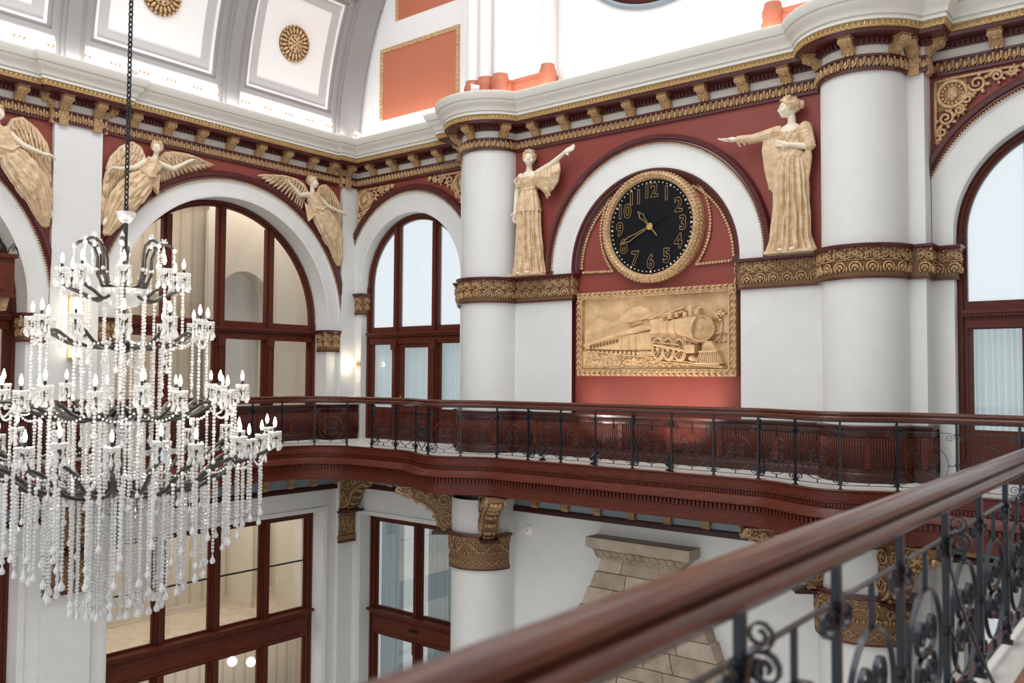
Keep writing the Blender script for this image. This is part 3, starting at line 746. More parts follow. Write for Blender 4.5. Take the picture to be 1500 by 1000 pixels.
for i in (0, 2, 4, 6): light_frame(t, MLF, UA0+ed[i], UA0+ed[i+1], .1, 2.55, wz, pane=True)
# lower storey: rectangular timber windows with a heavy transom
def lower_window(name, M, uc, half, vtop, depth, mulls, tv0, tv1, bar=None, paneM=None):
    t = structure(empty(name, M @ T3(uc, -4, 0))); wz = -depth; f = .15
    mb = MB()
    for s in (-1, 1): mb.box(min(uc+s*half, uc+s*(half-f)), max(uc+s*half, uc+s*(half-f)), ZB, vtop, wz-.1, wz+.03); mb.box(min(uc+s*half, uc+s*(half-.06)), max(uc+s*half, uc+s*(half-.06)), ZB, vtop, wz+.03, wz+.07)
    mb.box(uc-half+f, uc+half-f, vtop-f, vtop, wz-.1, wz+.03); obj('frame', mb, M_['woodv'], t, M=M)
    mb = MB(); mb.box(uc-half+f, uc+half-f, tv0, tv1-.16, wz-.1, wz+.03); mb.box(uc-half+.06, uc+half-.06, tv1-.16, tv1-.05, wz-.1, wz+.10); mb.box(uc-half+.02, uc+half-.02, tv1-.05, tv1, wz-.1, wz+.2); dentil_bar(mb, uc-half+f, uc+half-f, tv1-.21, wz+.03, .05, .04, .075); mb.box(uc-half+f, uc+half-f, tv0, tv0+.06, wz+.03, wz+.05)
    obj('transom', mb, M_['wood'], t, M=M)
    ed = [-(half-f)]+[x for m in mulls for x in (m-.1, m+.1)]+[half-f]
    for m in mulls:
        mb = MB(); mb.box(uc+m-.1, uc+m+.1, tv1, vtop-f, wz-.1, wz+.03); mb.box(uc+m-.045, uc+m+.045, tv1, vtop-f, wz+.03, wz+.09); obj('mullion', mb, M_['woodv'], t, M=M)
        mb = MB(); mb.box(uc+m-.1, uc+m+.1, ZB, tv0, wz-.1, wz+.03); mb.box(uc+m-.045, uc+m+.045, ZB, tv0-.3, wz+.03, wz+.08); mb.box(uc+m-.06, uc+m+.06, tv0-.3, tv0, wz+.03, wz+.12); obj('lower_post', mb, M_['woodv'], t, M=M)
    for i in range(0, len(ed), 2):
        a, b = uc+ed[i], uc+ed[i+1]
        o = light_frame(t, M, a, b, tv1, vtop-f, wz, s=.06, pane=True, panem=paneM)
        if bar: mb = MB(); mb.box(a, b, bar-.018, bar+.018, wz-.06, wz-.02); obj('guard_bar', mb, M_['iron'], t, M=M)
        light_frame(t, M, a, b, tv0-1.3, tv0, wz, s=.06, pane=True, panem=paneM)
        light_frame(t, M, a, b, ZB, tv0-1.3, wz, s=.06, pane=True, panem=paneM)
    return t
lower_window('window_5', MLF, UA, RA, -1.81, .5, (-1.365, 0, 1.365), -4.95, -4.30, -3.08)
lower_window('window_6', MLF, UA0, RA, -1.81, .5, (-1.365, 0, 1.365), -4.95, -4.30, -3.08)
M_['smoke'] = glassy('reflecting_pane', (.55, .58, .58, 1), .28)
w7 = lower_window('window_7', MBK, BL, 1.70, -1.95, .42, (-.02,), -5.0, -4.38, None, M_['smoke'])
lower_window('window_8', MBK, BR, 1.70, -1.95, .42, (-.02,), -5.0, -4.38, None, M_['smoke'])
mb = MB(); mb.box(BL-.25, BL+.05, -4.78, -4.70, -.395, -.375); obj('closer_slot', mb, M_['black'], w7, M=MBK)
for a, b in ((BL-1.55, BL-.75), (BL+.15, BL+1.5)):
    cu = obj('sheer_curtain', pleats(a, b, ZB, -2.05, -.65, .04), M_['curtain'], M=MBK, smooth=True)
    tag(cu, 'grey-white sheer curtain behind the %s pane of the dark lower window' % ('left' if a < BL-1 else 'right'), 'curtain')
# white casing mouldings round the lower openings
def casing(M, uc, half, vtop, parent, g=.0):
    mb = MB(); a = half+.06+g
    for k, (o, w) in enumerate(((0, .03), (.05, .018))):
        mb.box(uc-a-.05+o-.0, uc-a+o*.6, ZB, vtop+.06+g, 0, w); mb.box(uc+a-o*.6, uc+a+.05-o, ZB, vtop+.06+g, 0, w)
    mb.box(uc-a-.05, uc+a+.05, vtop+.06+g, vtop+.11+g, 0, .03); obj('casing', mb, M_['white'], parent, M=M)
casing(MLF, UA, RA, -1.81, wall_left, .0); casing(MLF, UA0, RA, -1.81, wall_left); casing(MBK, BL, 1.70, -1.95, wall_back)
# ---------------------------------------------------------------- rooms behind the left wall
def stripes_mat():
    m = bpy.data.materials.new('striped_cream_wall'); m.use_nodes = True; nt = m.node_tree; b = nt.nodes['Principled BSDF']; b.inputs['Roughness'].default_value = .7
    tc = nt.nodes.new('ShaderNodeTexCoord'); wv = nt.nodes.new('ShaderNodeTexWave'); wv.bands_direction = 'Y'; wv.inputs['Scale'].default_value = .9; wv.inputs['Distortion'].default_value = 0
    cr = nt.nodes.new('ShaderNodeValToRGB'); cr.color_ramp.elements[0].position = .80; cr.color_ramp.elements[1].position = .92; cr.color_ramp.elements[0].color = lin((224, 214, 198)); cr.color_ramp.elements[1].color = lin((206, 192, 174))
    nt.links.new(tc.outputs['Object'], wv.inputs['Vector']); nt.links.new(wv.outputs['Fac'], cr.inputs[0]); nt.links.new(cr.outputs[0], b.inputs['Base Color']); return m
M_['stripe'] = stripes_mat()
def check_mat():
    m = bpy.data.materials.new('checked_carpet'); m.use_nodes = True; nt = m.node_tree; b = nt.nodes['Principled BSDF']; b.inputs['Roughness'].default_value = .9
    tc = nt.nodes.new('ShaderNodeTexCoord'); br = nt.nodes.new('ShaderNodeTexBrick'); br.inputs['Scale'].default_value = 1.6; br.inputs['Color1'].default_value = lin((222, 208, 188)); br.inputs['Color2'].default_value = lin((206, 190, 168)); br.inputs['Mortar'].default_value = lin((216, 202, 182)); br.inputs['Mortar Size'].default_value = .03
    nt.links.new(tc.outputs['Object'], br.inputs['Vector']); nt.links.new(br.outputs[0], b.inputs['Base Color']); return m
M_['carpet'] = check_mat()
def room(tagname, x0, x1, y0, y1, z0, z1, wallm, floorm):
    """shell: floor, ceiling, three walls, open towards the hall"""
    mb = MB(); mb.mi = 0
    mb.add([(x0, y0, z0), (x0, y1, z0), (x0, y1, z1), (x0, y0, z1)], [(0, 1, 2, 3)]); mb.add([(x0, y1, z0), (x1, y1, z0), (x1, y1, z1), (x0, y1, z1)], [(0, 1, 2, 3)]); mb.add([(x0, y0, z0), (x1, y0, z0), (x1, y0, z1), (x0, y0, z1)], [(0, 1, 2, 3)])
    mb.mi = 1; mb.add([(x0, y0, z1), (x1, y0, z1), (x1, y1, z1), (x0, y1, z1)], [(0, 1, 2, 3)])
    mb.mi = 2; mb.add([(x0, y0, z0), (x1, y0, z0), (x1, y1, z0), (x0, y1, z0)], [(0, 1, 2, 3)])
    o = structure(obj(tagname, mb, [wallm, M_['cream'], floorm]))
    mb = MB(); mb.box(x0, x0+.03, y0, y1, z0, z0+.16); mb.box(x0, x0+.05, y0, y1, z0, z0+.05); mb.box(x0, x1, y1-.03, y1, z0, z0+.16); obj('baseboard', mb, M_['cream'], o)
    return o
r1 = room('wall_gallery', -21.2, XA-.52, -3, 16.2, 0, 6.4, M_['stripe'], M_['carpet'])
r2 = room('wall_mezzanine', -20.4, XA-.52, -3, 16.2, -4.36, -.7, M_['stripe'], M_['carpet'])
r3 = room('wall_lobby', -21.0, XA-.52, -3, 16.2, ZB, -4.55, M_['stripe'], M_['carpet'])
mb = MB(); mb.box(XA-1.6, XA-.53, 14.15, 14.2, -4.36, -.7); obj('partition', mb, M_['cream'], r2)
mb = MB(); mb.box(-20.4, XA-1.75, 13.55, 13.6, -4.36, -.7); mb.box(-20.4, XA-1.75, 13.52, 13.55, -4.36, -4.2); obj('partition', mb, M_['cream'], r2)
# arched opening seen through the gallery window, a plain door and its wall lamp
mb = MB(); uc = 13.7; arch_wall(mb, 12.6, 16.0, 0, 6.4, uc, .8, 3.6, 0, 0, .5, 99); obj('arched_partition', mb, [M_['cream'], M_['cream']], r1, M=FA(0, 0, -20.2))
mb = MB(); mb.box(12.9, 14.6, 0, 6, -.6, -.55); obj('pale_niche', mb, M_['white'], r1, M=FA(0, 0, -20.2))
# lower hall floor
mb = MB(); mb.box(-22, 3, -5, 17, ZB-.2, ZB); structure(obj('floor', mb, M_['floorw']))
# ================================================================ gallery balcony: slab, fascia, railings
BX, BY, NX = -16.6, 13.5, -1.08
def bulge(c, n=22): return [(c-1.35+2.7*i/n, BY-.5*cos(pi/2*((-1.35+2.7*i/n)/1.35))**2) for i in range(n+1)]
EDGE_A = [(BX, y) for y in (-3, 0, 3, 6, 9, 12.3)]+arcpts((BX+1.2, 12.3), 1.2, pi, pi/2, 12)[1:]
EDGE_B = EDGE_A[-1:]+bulge(C1)+[(-9.5, BY), (-7.5, BY)]+bulge(C2)+arcpts((NX-1.2, 12.3), 1.2, pi/2, 0, 12)
EDGE_N = [EDGE_B[-1]]+[(NX, y) for y in (10, 8, 6, 4, 2, 0, -2.5)]
EDGE = EDGE_A+EDGE_B[1:]+EDGE_N[1:]
edge = lambda d: offset(EDGE, d)
balcony = structure(empty('balcony', T3(XC, 14, 0)))
def plate(name, outer, z, m, up=True, th=0.0):
    """floor / soffit between the balcony edge and the walls"""
    from mathutils.geometry import tessellate_polygon
    poly = outer+[(.65, -2.5), (.65, YS+.5), (XA-.55, YS+.5), (XA-.55, -3)]
    tri = tessellate_polygon([[Vector((x, y, 0)) for x, y in poly]])
    mb = MB(); mb.add([(x, y, z) for x, y in poly], [t for t in tri]); return obj(name, mb, m, balcony, M=Matrix.Identity(4))
plate('floor_top', edge(.0), -.01, M_['floorw']); plate('soffit', edge(-.05), -.78, M_['woodd'])
sw('fascia', [(-.03, 0), (.02, 0), (.035, -.015), (.02, -.03), (0, -.035), (0, -.16), (.02, -.165), (.02, -.185), (-.015, -.19), (-.015, -.27), (.02, -.275), (.04, -.29), (.06, -.32), (.12, -.37), (.15, -.395), (.15, -.415), (.08, -.425), (.05, -.43), (.05, -.53), (.03, -.54), (.03, -.76), (0, -.78), (-.1, -.78)], M_['wood'], edge, balcony, 30)
u = MB(); u.box(-.014, .014, 0, .03, 0, .05); run(balcony, 'small_dentils', edge(-.015), .05, u, M_['wood'], z=-.26)
u = MB(); u.box(-.022, .022, 0, .05, 0, .085); run(balcony, 'dentils', edge(.05), .078, u, M_['wood'], z=-.52)
# frieze under the soffit: blue-grey panels, brown brackets, dark base trim
def path_low(d): return [(XA+d, -3.0), (XA+d, YS-d), (S1-d, YS-d), (S1-d, YC-d), (C1-.7-d, YC-d), (C1+.7+d, YC-d), (C2-.7-d, YC-d), (C2+.7+d, YC-d), (S2+d, YC-d), (S2+d, YS-d), (.65, YS-d)]
sw('frieze_panel', [(.015, -1.15), (.015, -.78)], M_['blue'], path_low, balcony)
sw('frieze_base', [(0, -1.27), (.05, -1.27), (.06, -1.2), (.04, -1.15), (0, -1.14)], M_['woodd'], path_low, balcony)
fb = MB(); fb.prism([(0, 0), (.05, 0), (.09, .07), (.10, .30), (.14, .37), (0, .37)][::-1], -.085, .085); FBM = fb.mesh('frieze_bracket')
def fbr(x, y, a): obj('frieze_bracket', FBM, M_['bronze'], balcony, M=T3(x, y, -1.15) @ RZ(a) @ Matrix.Rotation(pi/2, 4, 'X'))
for k in range(8): fbr(XC-3.0+k*.79+.24, YC-.02, -pi/2)
for k in range(9): fbr(XA+.02, 9.0+k*.72, 0)
for k in range(4): fbr(-16.9+k*.8, YS-.02, -pi/2)
for k in range(4): fbr(-3.0+k*.8, YS-.02, -pi/2)
# wainscot: plinth, beaded boards, cap
def wains(pts, name='wainscot'):
    pf = lambda d: offset(pts, d)
    g = MB(); sweep(g, [(.09, 0), (.09, .03), (.08, .12), (.06, .14), (.06, .19), (.05, .2), (.05, .70), (.06, .71), (.07, .76), (.06, .8), (.09, .83), (.10, .87), (.09, .885), (0, .89)], pf)
    o = obj(name, g, M_['woodd'], wall_back, M=Matrix.Identity(4), auto=30)
    u = MB(); u.tube([(0, 0, .21), (0, 0, .69)], .016, 5); mb = MB()
    for (px, py), a in along(pf(.05), .045): mb.xf(T3(px, py, 0) @ RZ(a) @ Matrix.Scale(-1, 4, (0, 1, 0)), u)
    obj('beaded_boards', mb, M_['wood'], o, M=Matrix.Identity(4), smooth=True)
    mb = MB(); u = MB(); u.box(-.05, .05, 0, .02, .2, .7)
    for (px, py), a in along(pf(.05), 1.0): mb.xf(T3(px, py, 0) @ RZ(a) @ Matrix.Scale(-1, 4, (0, 1, 0)), u)
    obj('stile', mb, M_['wood'], o, M=Matrix.Identity(4)); return o
wains([(BL+RS, YS), (S1, YS), (S1, YC)]+arcpts((C1, YC), CR, pi, 2*pi, 22)+arcpts((C2, YC), CR, pi, 2*pi, 22)+[(S2, YC), (S2, YS), (-3.42, YS)])
wains([(XA+PIL, CP0-.4), (XA+PIL, YS), (BL-RS, YS)])
wains([(XA, -3), (XA, P0), (XA+PIL, P0), (XA+PIL, P1), (XA, P1), (XA, UA-RA), (XA-.3, UA-RA)])
wains([(XA-.3, UA-RA-.01), (XA-.3, UA+RA), (XA, UA+RA), (XA, CP0), (XA+PIL, CP0)])

# ---------------------------------------------------------------- wrought iron railing
def strip(mb, pts, r=.016, thin=.32): mb.tube([(x, 0, z) for x, z in pts], r, 4, flat=(1, thin), up=(0, 1, 0))
def panel_mesh(h=.39):
    mb = MB(); cz = .40
    strip(mb, [(.285*cos(2*pi*i/28), cz+.285*sin(2*pi*i/28)) for i in range(29)])
    for s in (1, -1):
        # S scroll: upper spiral - centre - opposite lower spiral
        up = spiral((-s*.085, cz+.09), .085, .014, -pi/2 if s == 1 else -pi/2, 1.6, 22, -s)
        lo = spiral((s*.085, cz-.09), .085, .014, pi/2, 1.6, 22, -s)
        strip(mb, up[::-1]+[(-s*.03, cz+.012), (s*.03, cz-.012)]+lo)
    strip(mb, [(0, cz+.285), (0, .86)]); strip(mb, [(0, cz-.285), (0, .06)])
    strip(mb, [(-.285, cz), (-h, cz)], .009, .8); strip(mb, [(.285, cz), (h, cz)], .009, .8)
    strip(mb, [(-h, .06), (h, .06)])
    for s in (-1, 1):
        strip(mb, [(0, .86)]+[(s*.26, .86)]+spiral((s*.30, .80), .062, .012, pi/2, 1.7, 20, -s))
        strip(mb, [(s*.14, .06)]+spiral((s*.315, .125), .065, .012, -pi/2, 1.6, 20, s))
        mb.ball((s*h*.98, 0, cz), .014, 6, 4)
    return set_smooth(mb.mesh('scroll_panel'), 40)
def post_mesh():
    mb = MB(); mb.box(-.015, .015, -.015, .015, -.01, 1.03)
    for z, r, h in ((.84, .026, .03), (.80, .021, .02), (.42, .024, .03), (.08, .026, .05), (.0, .03, .02)): mb.box(-r, r, -r, r, z-h/2, z+h/2)
    return mb.mesh('post')
def buttress_mesh():
    """scrolled stay standing at right angles to the railing, towards local -y"""
    mb = MB(); L = []
    L += spiral((.07, .84), .055, .012, pi, 1.6, 18, -1)[::-1]
    L += [(.02, .72), (.06, .55), (.13, .36), (.19, .22)]
    L += spiral((.11, .13), .115, .015, .5, 1.7, 26, -1)
    mb.tube([(0, -x, z) for x, z in L], .017, 4, flat=(1, .4), up=(1, 0, 0))
    mb.tube([(0, -x, z) for x, z in spiral((.055, .93), .045, .012, -pi/2, 1.5, 14, 1)], .013, 4, flat=(1, .4), up=(1, 0, 0))
    mb.tube([(0, -x, z) for x, z in [(.0, .45), (.05, .36), (.04, .24), (.0, .18)]], .013, 4, flat=(1, .4), up=(1, 0, 0))
    return set_smooth(mb.mesh('scroll_stay'), 40)
PAN, POST, STAY = panel_mesh(), post_mesh(), buttress_mesh()
RAILP = [(-.035, 1.0), (-.05, 1.012), (-.068, 1.035), (-.073, 1.055), (-.066, 1.068), (-.045, 1.074), (-.030, 1.079), (-.032, 1.089), (-.052, 1.096), (-.055, 1.118), (-.04, 1.134), (-.015, 1.142), (.015, 1.142), (.04, 1.134), (.055, 1.118), (.052, 1.096), (.032, 1.089), (.030, 1.079), (.045, 1.074), (.066, 1.068), (.073, 1.055), (.068, 1.035), (.05, 1.012), (.035, 1.0), (-.035, 1.0)]
def path_len(p): return sum(sqrt((b[0]-a[0])**2+(b[1]-a[1])**2) for a, b in zip(p, p[1:]))
def at_len(p, s):
    for a, b in zip(p, p[1:]):
        l = sqrt((b[0]-a[0])**2+(b[1]-a[1])**2)
        if s <= l or b is p[-1]: t = s/l; return (a[0]+(b[0]-a[0])*t, a[1]+(b[1]-a[1])*t), atan2(b[1]-a[1], b[0]-a[0])
        s -= l
def railing(pts, label, s0, step, smax, stays, rail=True):
    t = tag(empty('balcony_railing', T3(pts[len(pts)//2][0], pts[len(pts)//2][1], 0)), label, 'railing', 'gallery railings')
    line = offset(pts, -.06)
    if rail:
        mb = MB(); sweep(mb, RAILP[::-1], lambda d: offset(pts, d-.06)); obj('handrail', mb, M_['rail'], t, M=Matrix.Identity(4), auto=50)
        mb = MB(); sweep(mb, [(-.02, .985), (.02, .985), (.02, 1.0), (-.02, 1.0), (-.02, .985)], lambda d: offset(pts, d-.06)); obj('rail_bar', mb, M_['iron'], t, M=Matrix.Identity(4))
    k = 0; s = s0
    while s < smax:
        (x, y), a = at_len(line, s); obj('post', POST, M_['iron'], t, M=T3(x, y, 0) @ RZ(a))
        if k % 3 == stays: obj('scroll_stay', STAY, M_['iron'], t, M=T3(x, y, 0) @ RZ(a+pi))
        if s+step < smax:
            (x2, y2), _ = at_len(line, s+step); ang = atan2(y2-y, x2-x); Ld = sqrt((x2-x)**2+(y2-y)**2)
            obj('scroll_panel', PAN, M_['iron'], t, M=T3((x+x2)/2, (y+y2)/2, 0) @ RZ(ang) @ Matrix.Diagonal((Ld/.785, 1, 1, 1)))
        s += step; k += 1
    return t
la = offset(EDGE_A, -.06); LA = path_len(la)
railing(EDGE_A, 'wrought iron scroll railing with wooden handrail along the left gallery', LA-.35-.785*16, .785, LA+.1, 0)
lb = offset(EDGE_B, -.06)
# arc length on the back run where x = -7.32
sacc = 0
for a, b in zip(lb, lb[1:]):
    if a[0] <= -7.32 <= b[0]: sacc += (-7.32-a[0]); break
    sacc += sqrt((b[0]-a[0])**2+(b[1]-a[1])**2)
st = sacc-.785*int(sacc/.785)
railing(EDGE_B, 'wrought iron scroll railing with wooden handrail below the clock', st, .785, path_len(lb), 0)
ln = offset(EDGE_N, -.06)
y0 = 6.2+.785*7; railing(EDGE_N, 'close foreground railing with polished wooden handrail at lower right', ln[0][1]-y0, .785, path_len(ln), 0)
# gallery floor near the camera: pale kerb and brown boards
mb = MB(); mb.box(-.86, .65, -2.5, 11.5, -.012, .004); gf = obj('walkway', mb, M_['board'], balcony, M=Matrix.Identity(4))
# small black spotlights on the gallery edge
def spot(x, y, a, lit, where):
    t = tag(empty('spotlight', T3(x, y, 0)), 'small black spotlight on the gallery edge %s' % where, 'spotlight', 'gallery spotlights'); M = T3(x, y, 0) @ RZ(a)
    mb = MB(); mb.lathe([(0, 0), (.07, 0), (.07, .02), (.02, .03), (.012, .09), (.0, .09)], 14); obj('base', mb, M_['black'], t, M=M, auto=40)
    H = M @ T3(0, 0, .16) @ Matrix.Rotation(radians(42), 4, 'X')
    mb = MB(); mb.lathe([(0, -.10), (.045, -.10), (.05, -.02), (.06, .10), (.055, .10), (.045, .06)], 16, axis='y'); obj('head', mb, M_['black'], t, M=H, auto=40)
    mb = MB(); mb.lathe([(0, .07), (.045, .07)], 16, axis='y'); obj('lens', mb, M_['spotlens'] if lit else M_['nickel'], t, M=H)
    if lit:
        l = bpy.data.lights.new('spot_beam', 'SPOT'); l.energy = lit; l.spot_size = radians(80); l.spot_blend = .8; l.color = (1, .93, .82); l.shadow_soft_size = .05
        o = bpy.data.objects.new('spot_beam', l); COL.objects.link(o); o.parent = t; o.matrix_basis = parent_world(t).inverted() @ H @ T3(0, .12, 0) @ Matrix.Rotation(radians(90), 4, 'X')
spot(-10.25, 13.75, -.75, 130, 'nearest the left column'); spot(-9.05, 13.75, -.6, 0, 'below the left half of the train relief'); spot(-7.45, 13.72, .3, 170, 'below the right edge of the clock')
# ================================================================ sculpture helpers
def remesh(mb, vox, name, it=2, mirror=False, squash=1.0):
    """fuse overlapping shapes into one continuous skin"""
    if mirror: mb.v = [(-x, y, z) for x, y, z in mb.v]; mb.f = [f[::-1] for f in mb.f]
    if squash != 1.0: mb.v = [(x, y, z*squash) for x, y, z in mb.v]
    me = mb.mesh(name); o = bpy.data.objects.new('tmp', me); COL.objects.link(o)
    m = o.modifiers.new('r', 'REMESH'); m.mode = 'VOXEL'; m.voxel_size = vox
    if it: s = o.modifiers.new('s', 'SMOOTH'); s.factor = .5; s.iterations = it
    dg = bpy.context.evaluated_depsgraph_get(); out = bpy.data.meshes.new_from_object(o.evaluated_get(dg)); out.name = name
    bpy.data.objects.remove(o, do_unlink=True); bpy.data.meshes.remove(me)
    out.materials.clear(); out.polygons.foreach_set('use_smooth', [True]*len(out.polygons)); return out
def head(mb, c, yaw, tilt=0.0, s=1.0, roll=0.0):
    R = Matrix.Rotation(yaw, 3, 'Y') @ Matrix.Rotation(tilt, 3, 'X') @ Matrix.Rotation(roll, 3, 'Z')
    P = lambda x, y, z: tuple(Vector(c)+R @ Vector((x*s, y*s, z*s)))
    B = lambda p, r, a=10, b=8: mb.ball(P(*p), tuple(k*s for k in r), a, b, R)
    B((0, .035, -.02), (.112, .14, .135), 14, 10); B((0, -.06, .035), (.078, .085, .08)); B((0, -.115, .08), (.034, .028, .032)); B((0, .0, .06), (.09, .10, .07))
    mb.capsule(P(0, .03, .118), P(0, -.035, .15), .012*s, .016*s); mb.ball(P(0, -.04, .135), (.024*s, .014*s, .016*s), 8, 6, R)
    for q in (-1, 1):
        mb.capsule(P(q*.015, .045, .122), P(q*.075, .04, .10), .013*s, .012*s); B((q*.042, .012, .108), (.02, .013, .018), 8, 6); B((q*.06, -.045, .085), (.035, .04, .035), 8, 6); B((q*.112, -.005, -.005), (.015, .035, .025), 8, 6)
    mb.capsule(P(-.024, -.073, .122), P(.024, -.073, .122), .010*s, .010*s); mb.capsule(P(-.02, -.09, .118), P(.02, -.09, .118), .011*s, .011*s)
    return P, R
def hair(mb, P, R, s, bun=True, n=60, seed=3):
    """wavy locks swept back from the face, with a wreath band"""
    rnd = random.Random(seed)
    mb.ball(P(0, .055, -.04), (.126*s, .128*s, .135*s), 14, 10, R)
    for i in range(n):
        a = rnd.uniform(-3.1, 3.1); h = rnd.uniform(-.06, .17); r = .122*sqrt(max(.06, 1-((h-.05)/.14)**2))
        if abs(a) < 1.1 and h < .11-.09*(a/1.1)**2: continue
        mb.ball(P(r*sin(a), h+.01, -.035+r*cos(a)*1.1), (.03*s, .02*s, .03*s), 6, 5, R)
    for i in range(17):
        a = -1.45+2.9*i/16; mb.ball(P(.118*sin(a), .125-.12*(a/1.45)**2, -.02+.125*cos(a)), (.022*s, .026*s, .024*s), 6, 5, R)
    if bun:
        mb.ball(P(0, .05, -.175), (.065*s, .065*s, .06*s), 10, 8, R)
        for i in range(8): a = 2*pi*i/8; mb.ball(P(.045*cos(a), .05+.045*sin(a), -.205), (.03*s, .03*s, .025*s), 6, 5, R)
def hand(mb, wrist, d, nrm, s=1.0, curl=.15, spread=.22, thumb=1):
    """palm + five fingers; d pointing direction, nrm palm-side direction"""
    d = Vector(d).normalized(); nrm = (Vector(nrm)-d*Vector(nrm).dot(d)).normalized(); t = d.cross(nrm)
    W = Vector(wrist); pc = W+d*.055*s
    mb.capsule(W, W+d*.03*s, .036*s, .038*s); mb.capsule(pc-t*.02*s, pc-t*.02*s+d*.05*s, .03*s, .024*s); mb.capsule(pc+t*.02*s, pc+t*.02*s+d*.05*s, .03*s, .024*s)
    for i, (o, L) in enumerate(((-.036, .085), (-.012, .105), (.012, .10), (.036, .08))):
        b = pc+d*.05*s+t*o*s; m = b+(d+t*o*spread*8+nrm*curl).normalized()*L*.5*s; e = m+(d+t*o*spread*8+nrm*curl*3).normalized()*L*.5*s
        mb.capsule(b, m, .0125*s, .0115*s, 6, 2); mb.capsule(m, e, .0115*s, .0095*s, 6, 2)
    b = W+d*.03*s+t*thumb*.035*s; m = b+(d*.5+t*thumb*.8+nrm*.3).normalized()*.055*s; mb.capsule(b, m, .016*s, .013*s, 6, 2); mb.capsule(m, m+(d*.8+t*thumb*.4+nrm*.3).normalized()*.045*s, .013*s, .010*s, 6, 2)
def limb(mb, pts, rr, n=10):
    for (a, b), (ra, rb) in zip(zip(pts, pts[1:]), zip(rr, rr[1:])): mb.capsule(a, b, ra, rb, n)
def drape(mb, rows, folds, seed=1, sharp=1.0, n=90, depth=.03):
    """pleated cloth tube; rows [(cu, v, cw, half width, half depth, fold amplitude)]"""
    rnd = random.Random(seed); ph = [rnd.uniform(0, 6.28) for _ in range(4)]; out = []
    K = len(rows); S = 5; full = []
    for i in range(K-1):
        for j in range(S):
            t = j/S; full.append([a+(b-a)*t for a, b in zip(rows[i], rows[i+1])])
    full.append(list(rows[-1]))
    for k, (cu, v, cw, a, b, am) in enumerate(full):
        ring = []
        for i in range(n):
            th = 2*pi*i/n; wob = .35*sin(v*2.3+ph[0])+.25*sin(v*5.1+ph[1]+th)
            f = abs(sin(folds*.5*th+wob+ph[2]))**.8+.45*abs(sin(folds*.85*th-wob*1.4+ph[3])); f = (f-.8)*am
            ring.append((cu+(a+f)*cos(th), v, cw+(b+f)*sin(th)))
        out.append(ring)
    mb.grid(out, closed=True); mb.add(out[0], [tuple(range(n))]); mb.add(out[-1], [tuple(range(n-1, -1, -1))])
def drape_path(mb, rows, folds, seed=1, n=80):
    """pleated cloth along a bent axis; rows [(u, v, w, axis normal angle, half width, half depth, amplitude)]"""
    rnd = random.Random(seed); ph = [rnd.uniform(0, 6.28) for _ in range(4)]; full = []; S = 6
    for i in range(len(rows)-1):
        for j in range(S): full.append([a+(b-a)*j/S for a, b in zip(rows[i], rows[i+1])])
    full.append(list(rows[-1])); out = []
    for k, (cu, cv, cw, an, a, b, am) in enumerate(full):
        ring = []
        for i in range(n):
            th = 2*pi*i/n; wob = .5*sin(k*.23+ph[0])+.3*sin(k*.51+ph[1]+th)
            f = (abs(sin(folds*.5*th+wob+ph[2]))**.8+.5*abs(sin(folds*.83*th-wob*1.5+ph[3]))-.8)*am
            x = (a+f)*cos(th); ring.append((cu+x*cos(an), cv+x*sin(an), cw+(b+f)*sin(th)))
        out.append(ring)
    mb.grid(out, closed=True); mb.add(out[0], [tuple(range(n))]); mb.add(out[-1], [tuple(range(n-1, -1, -1))])
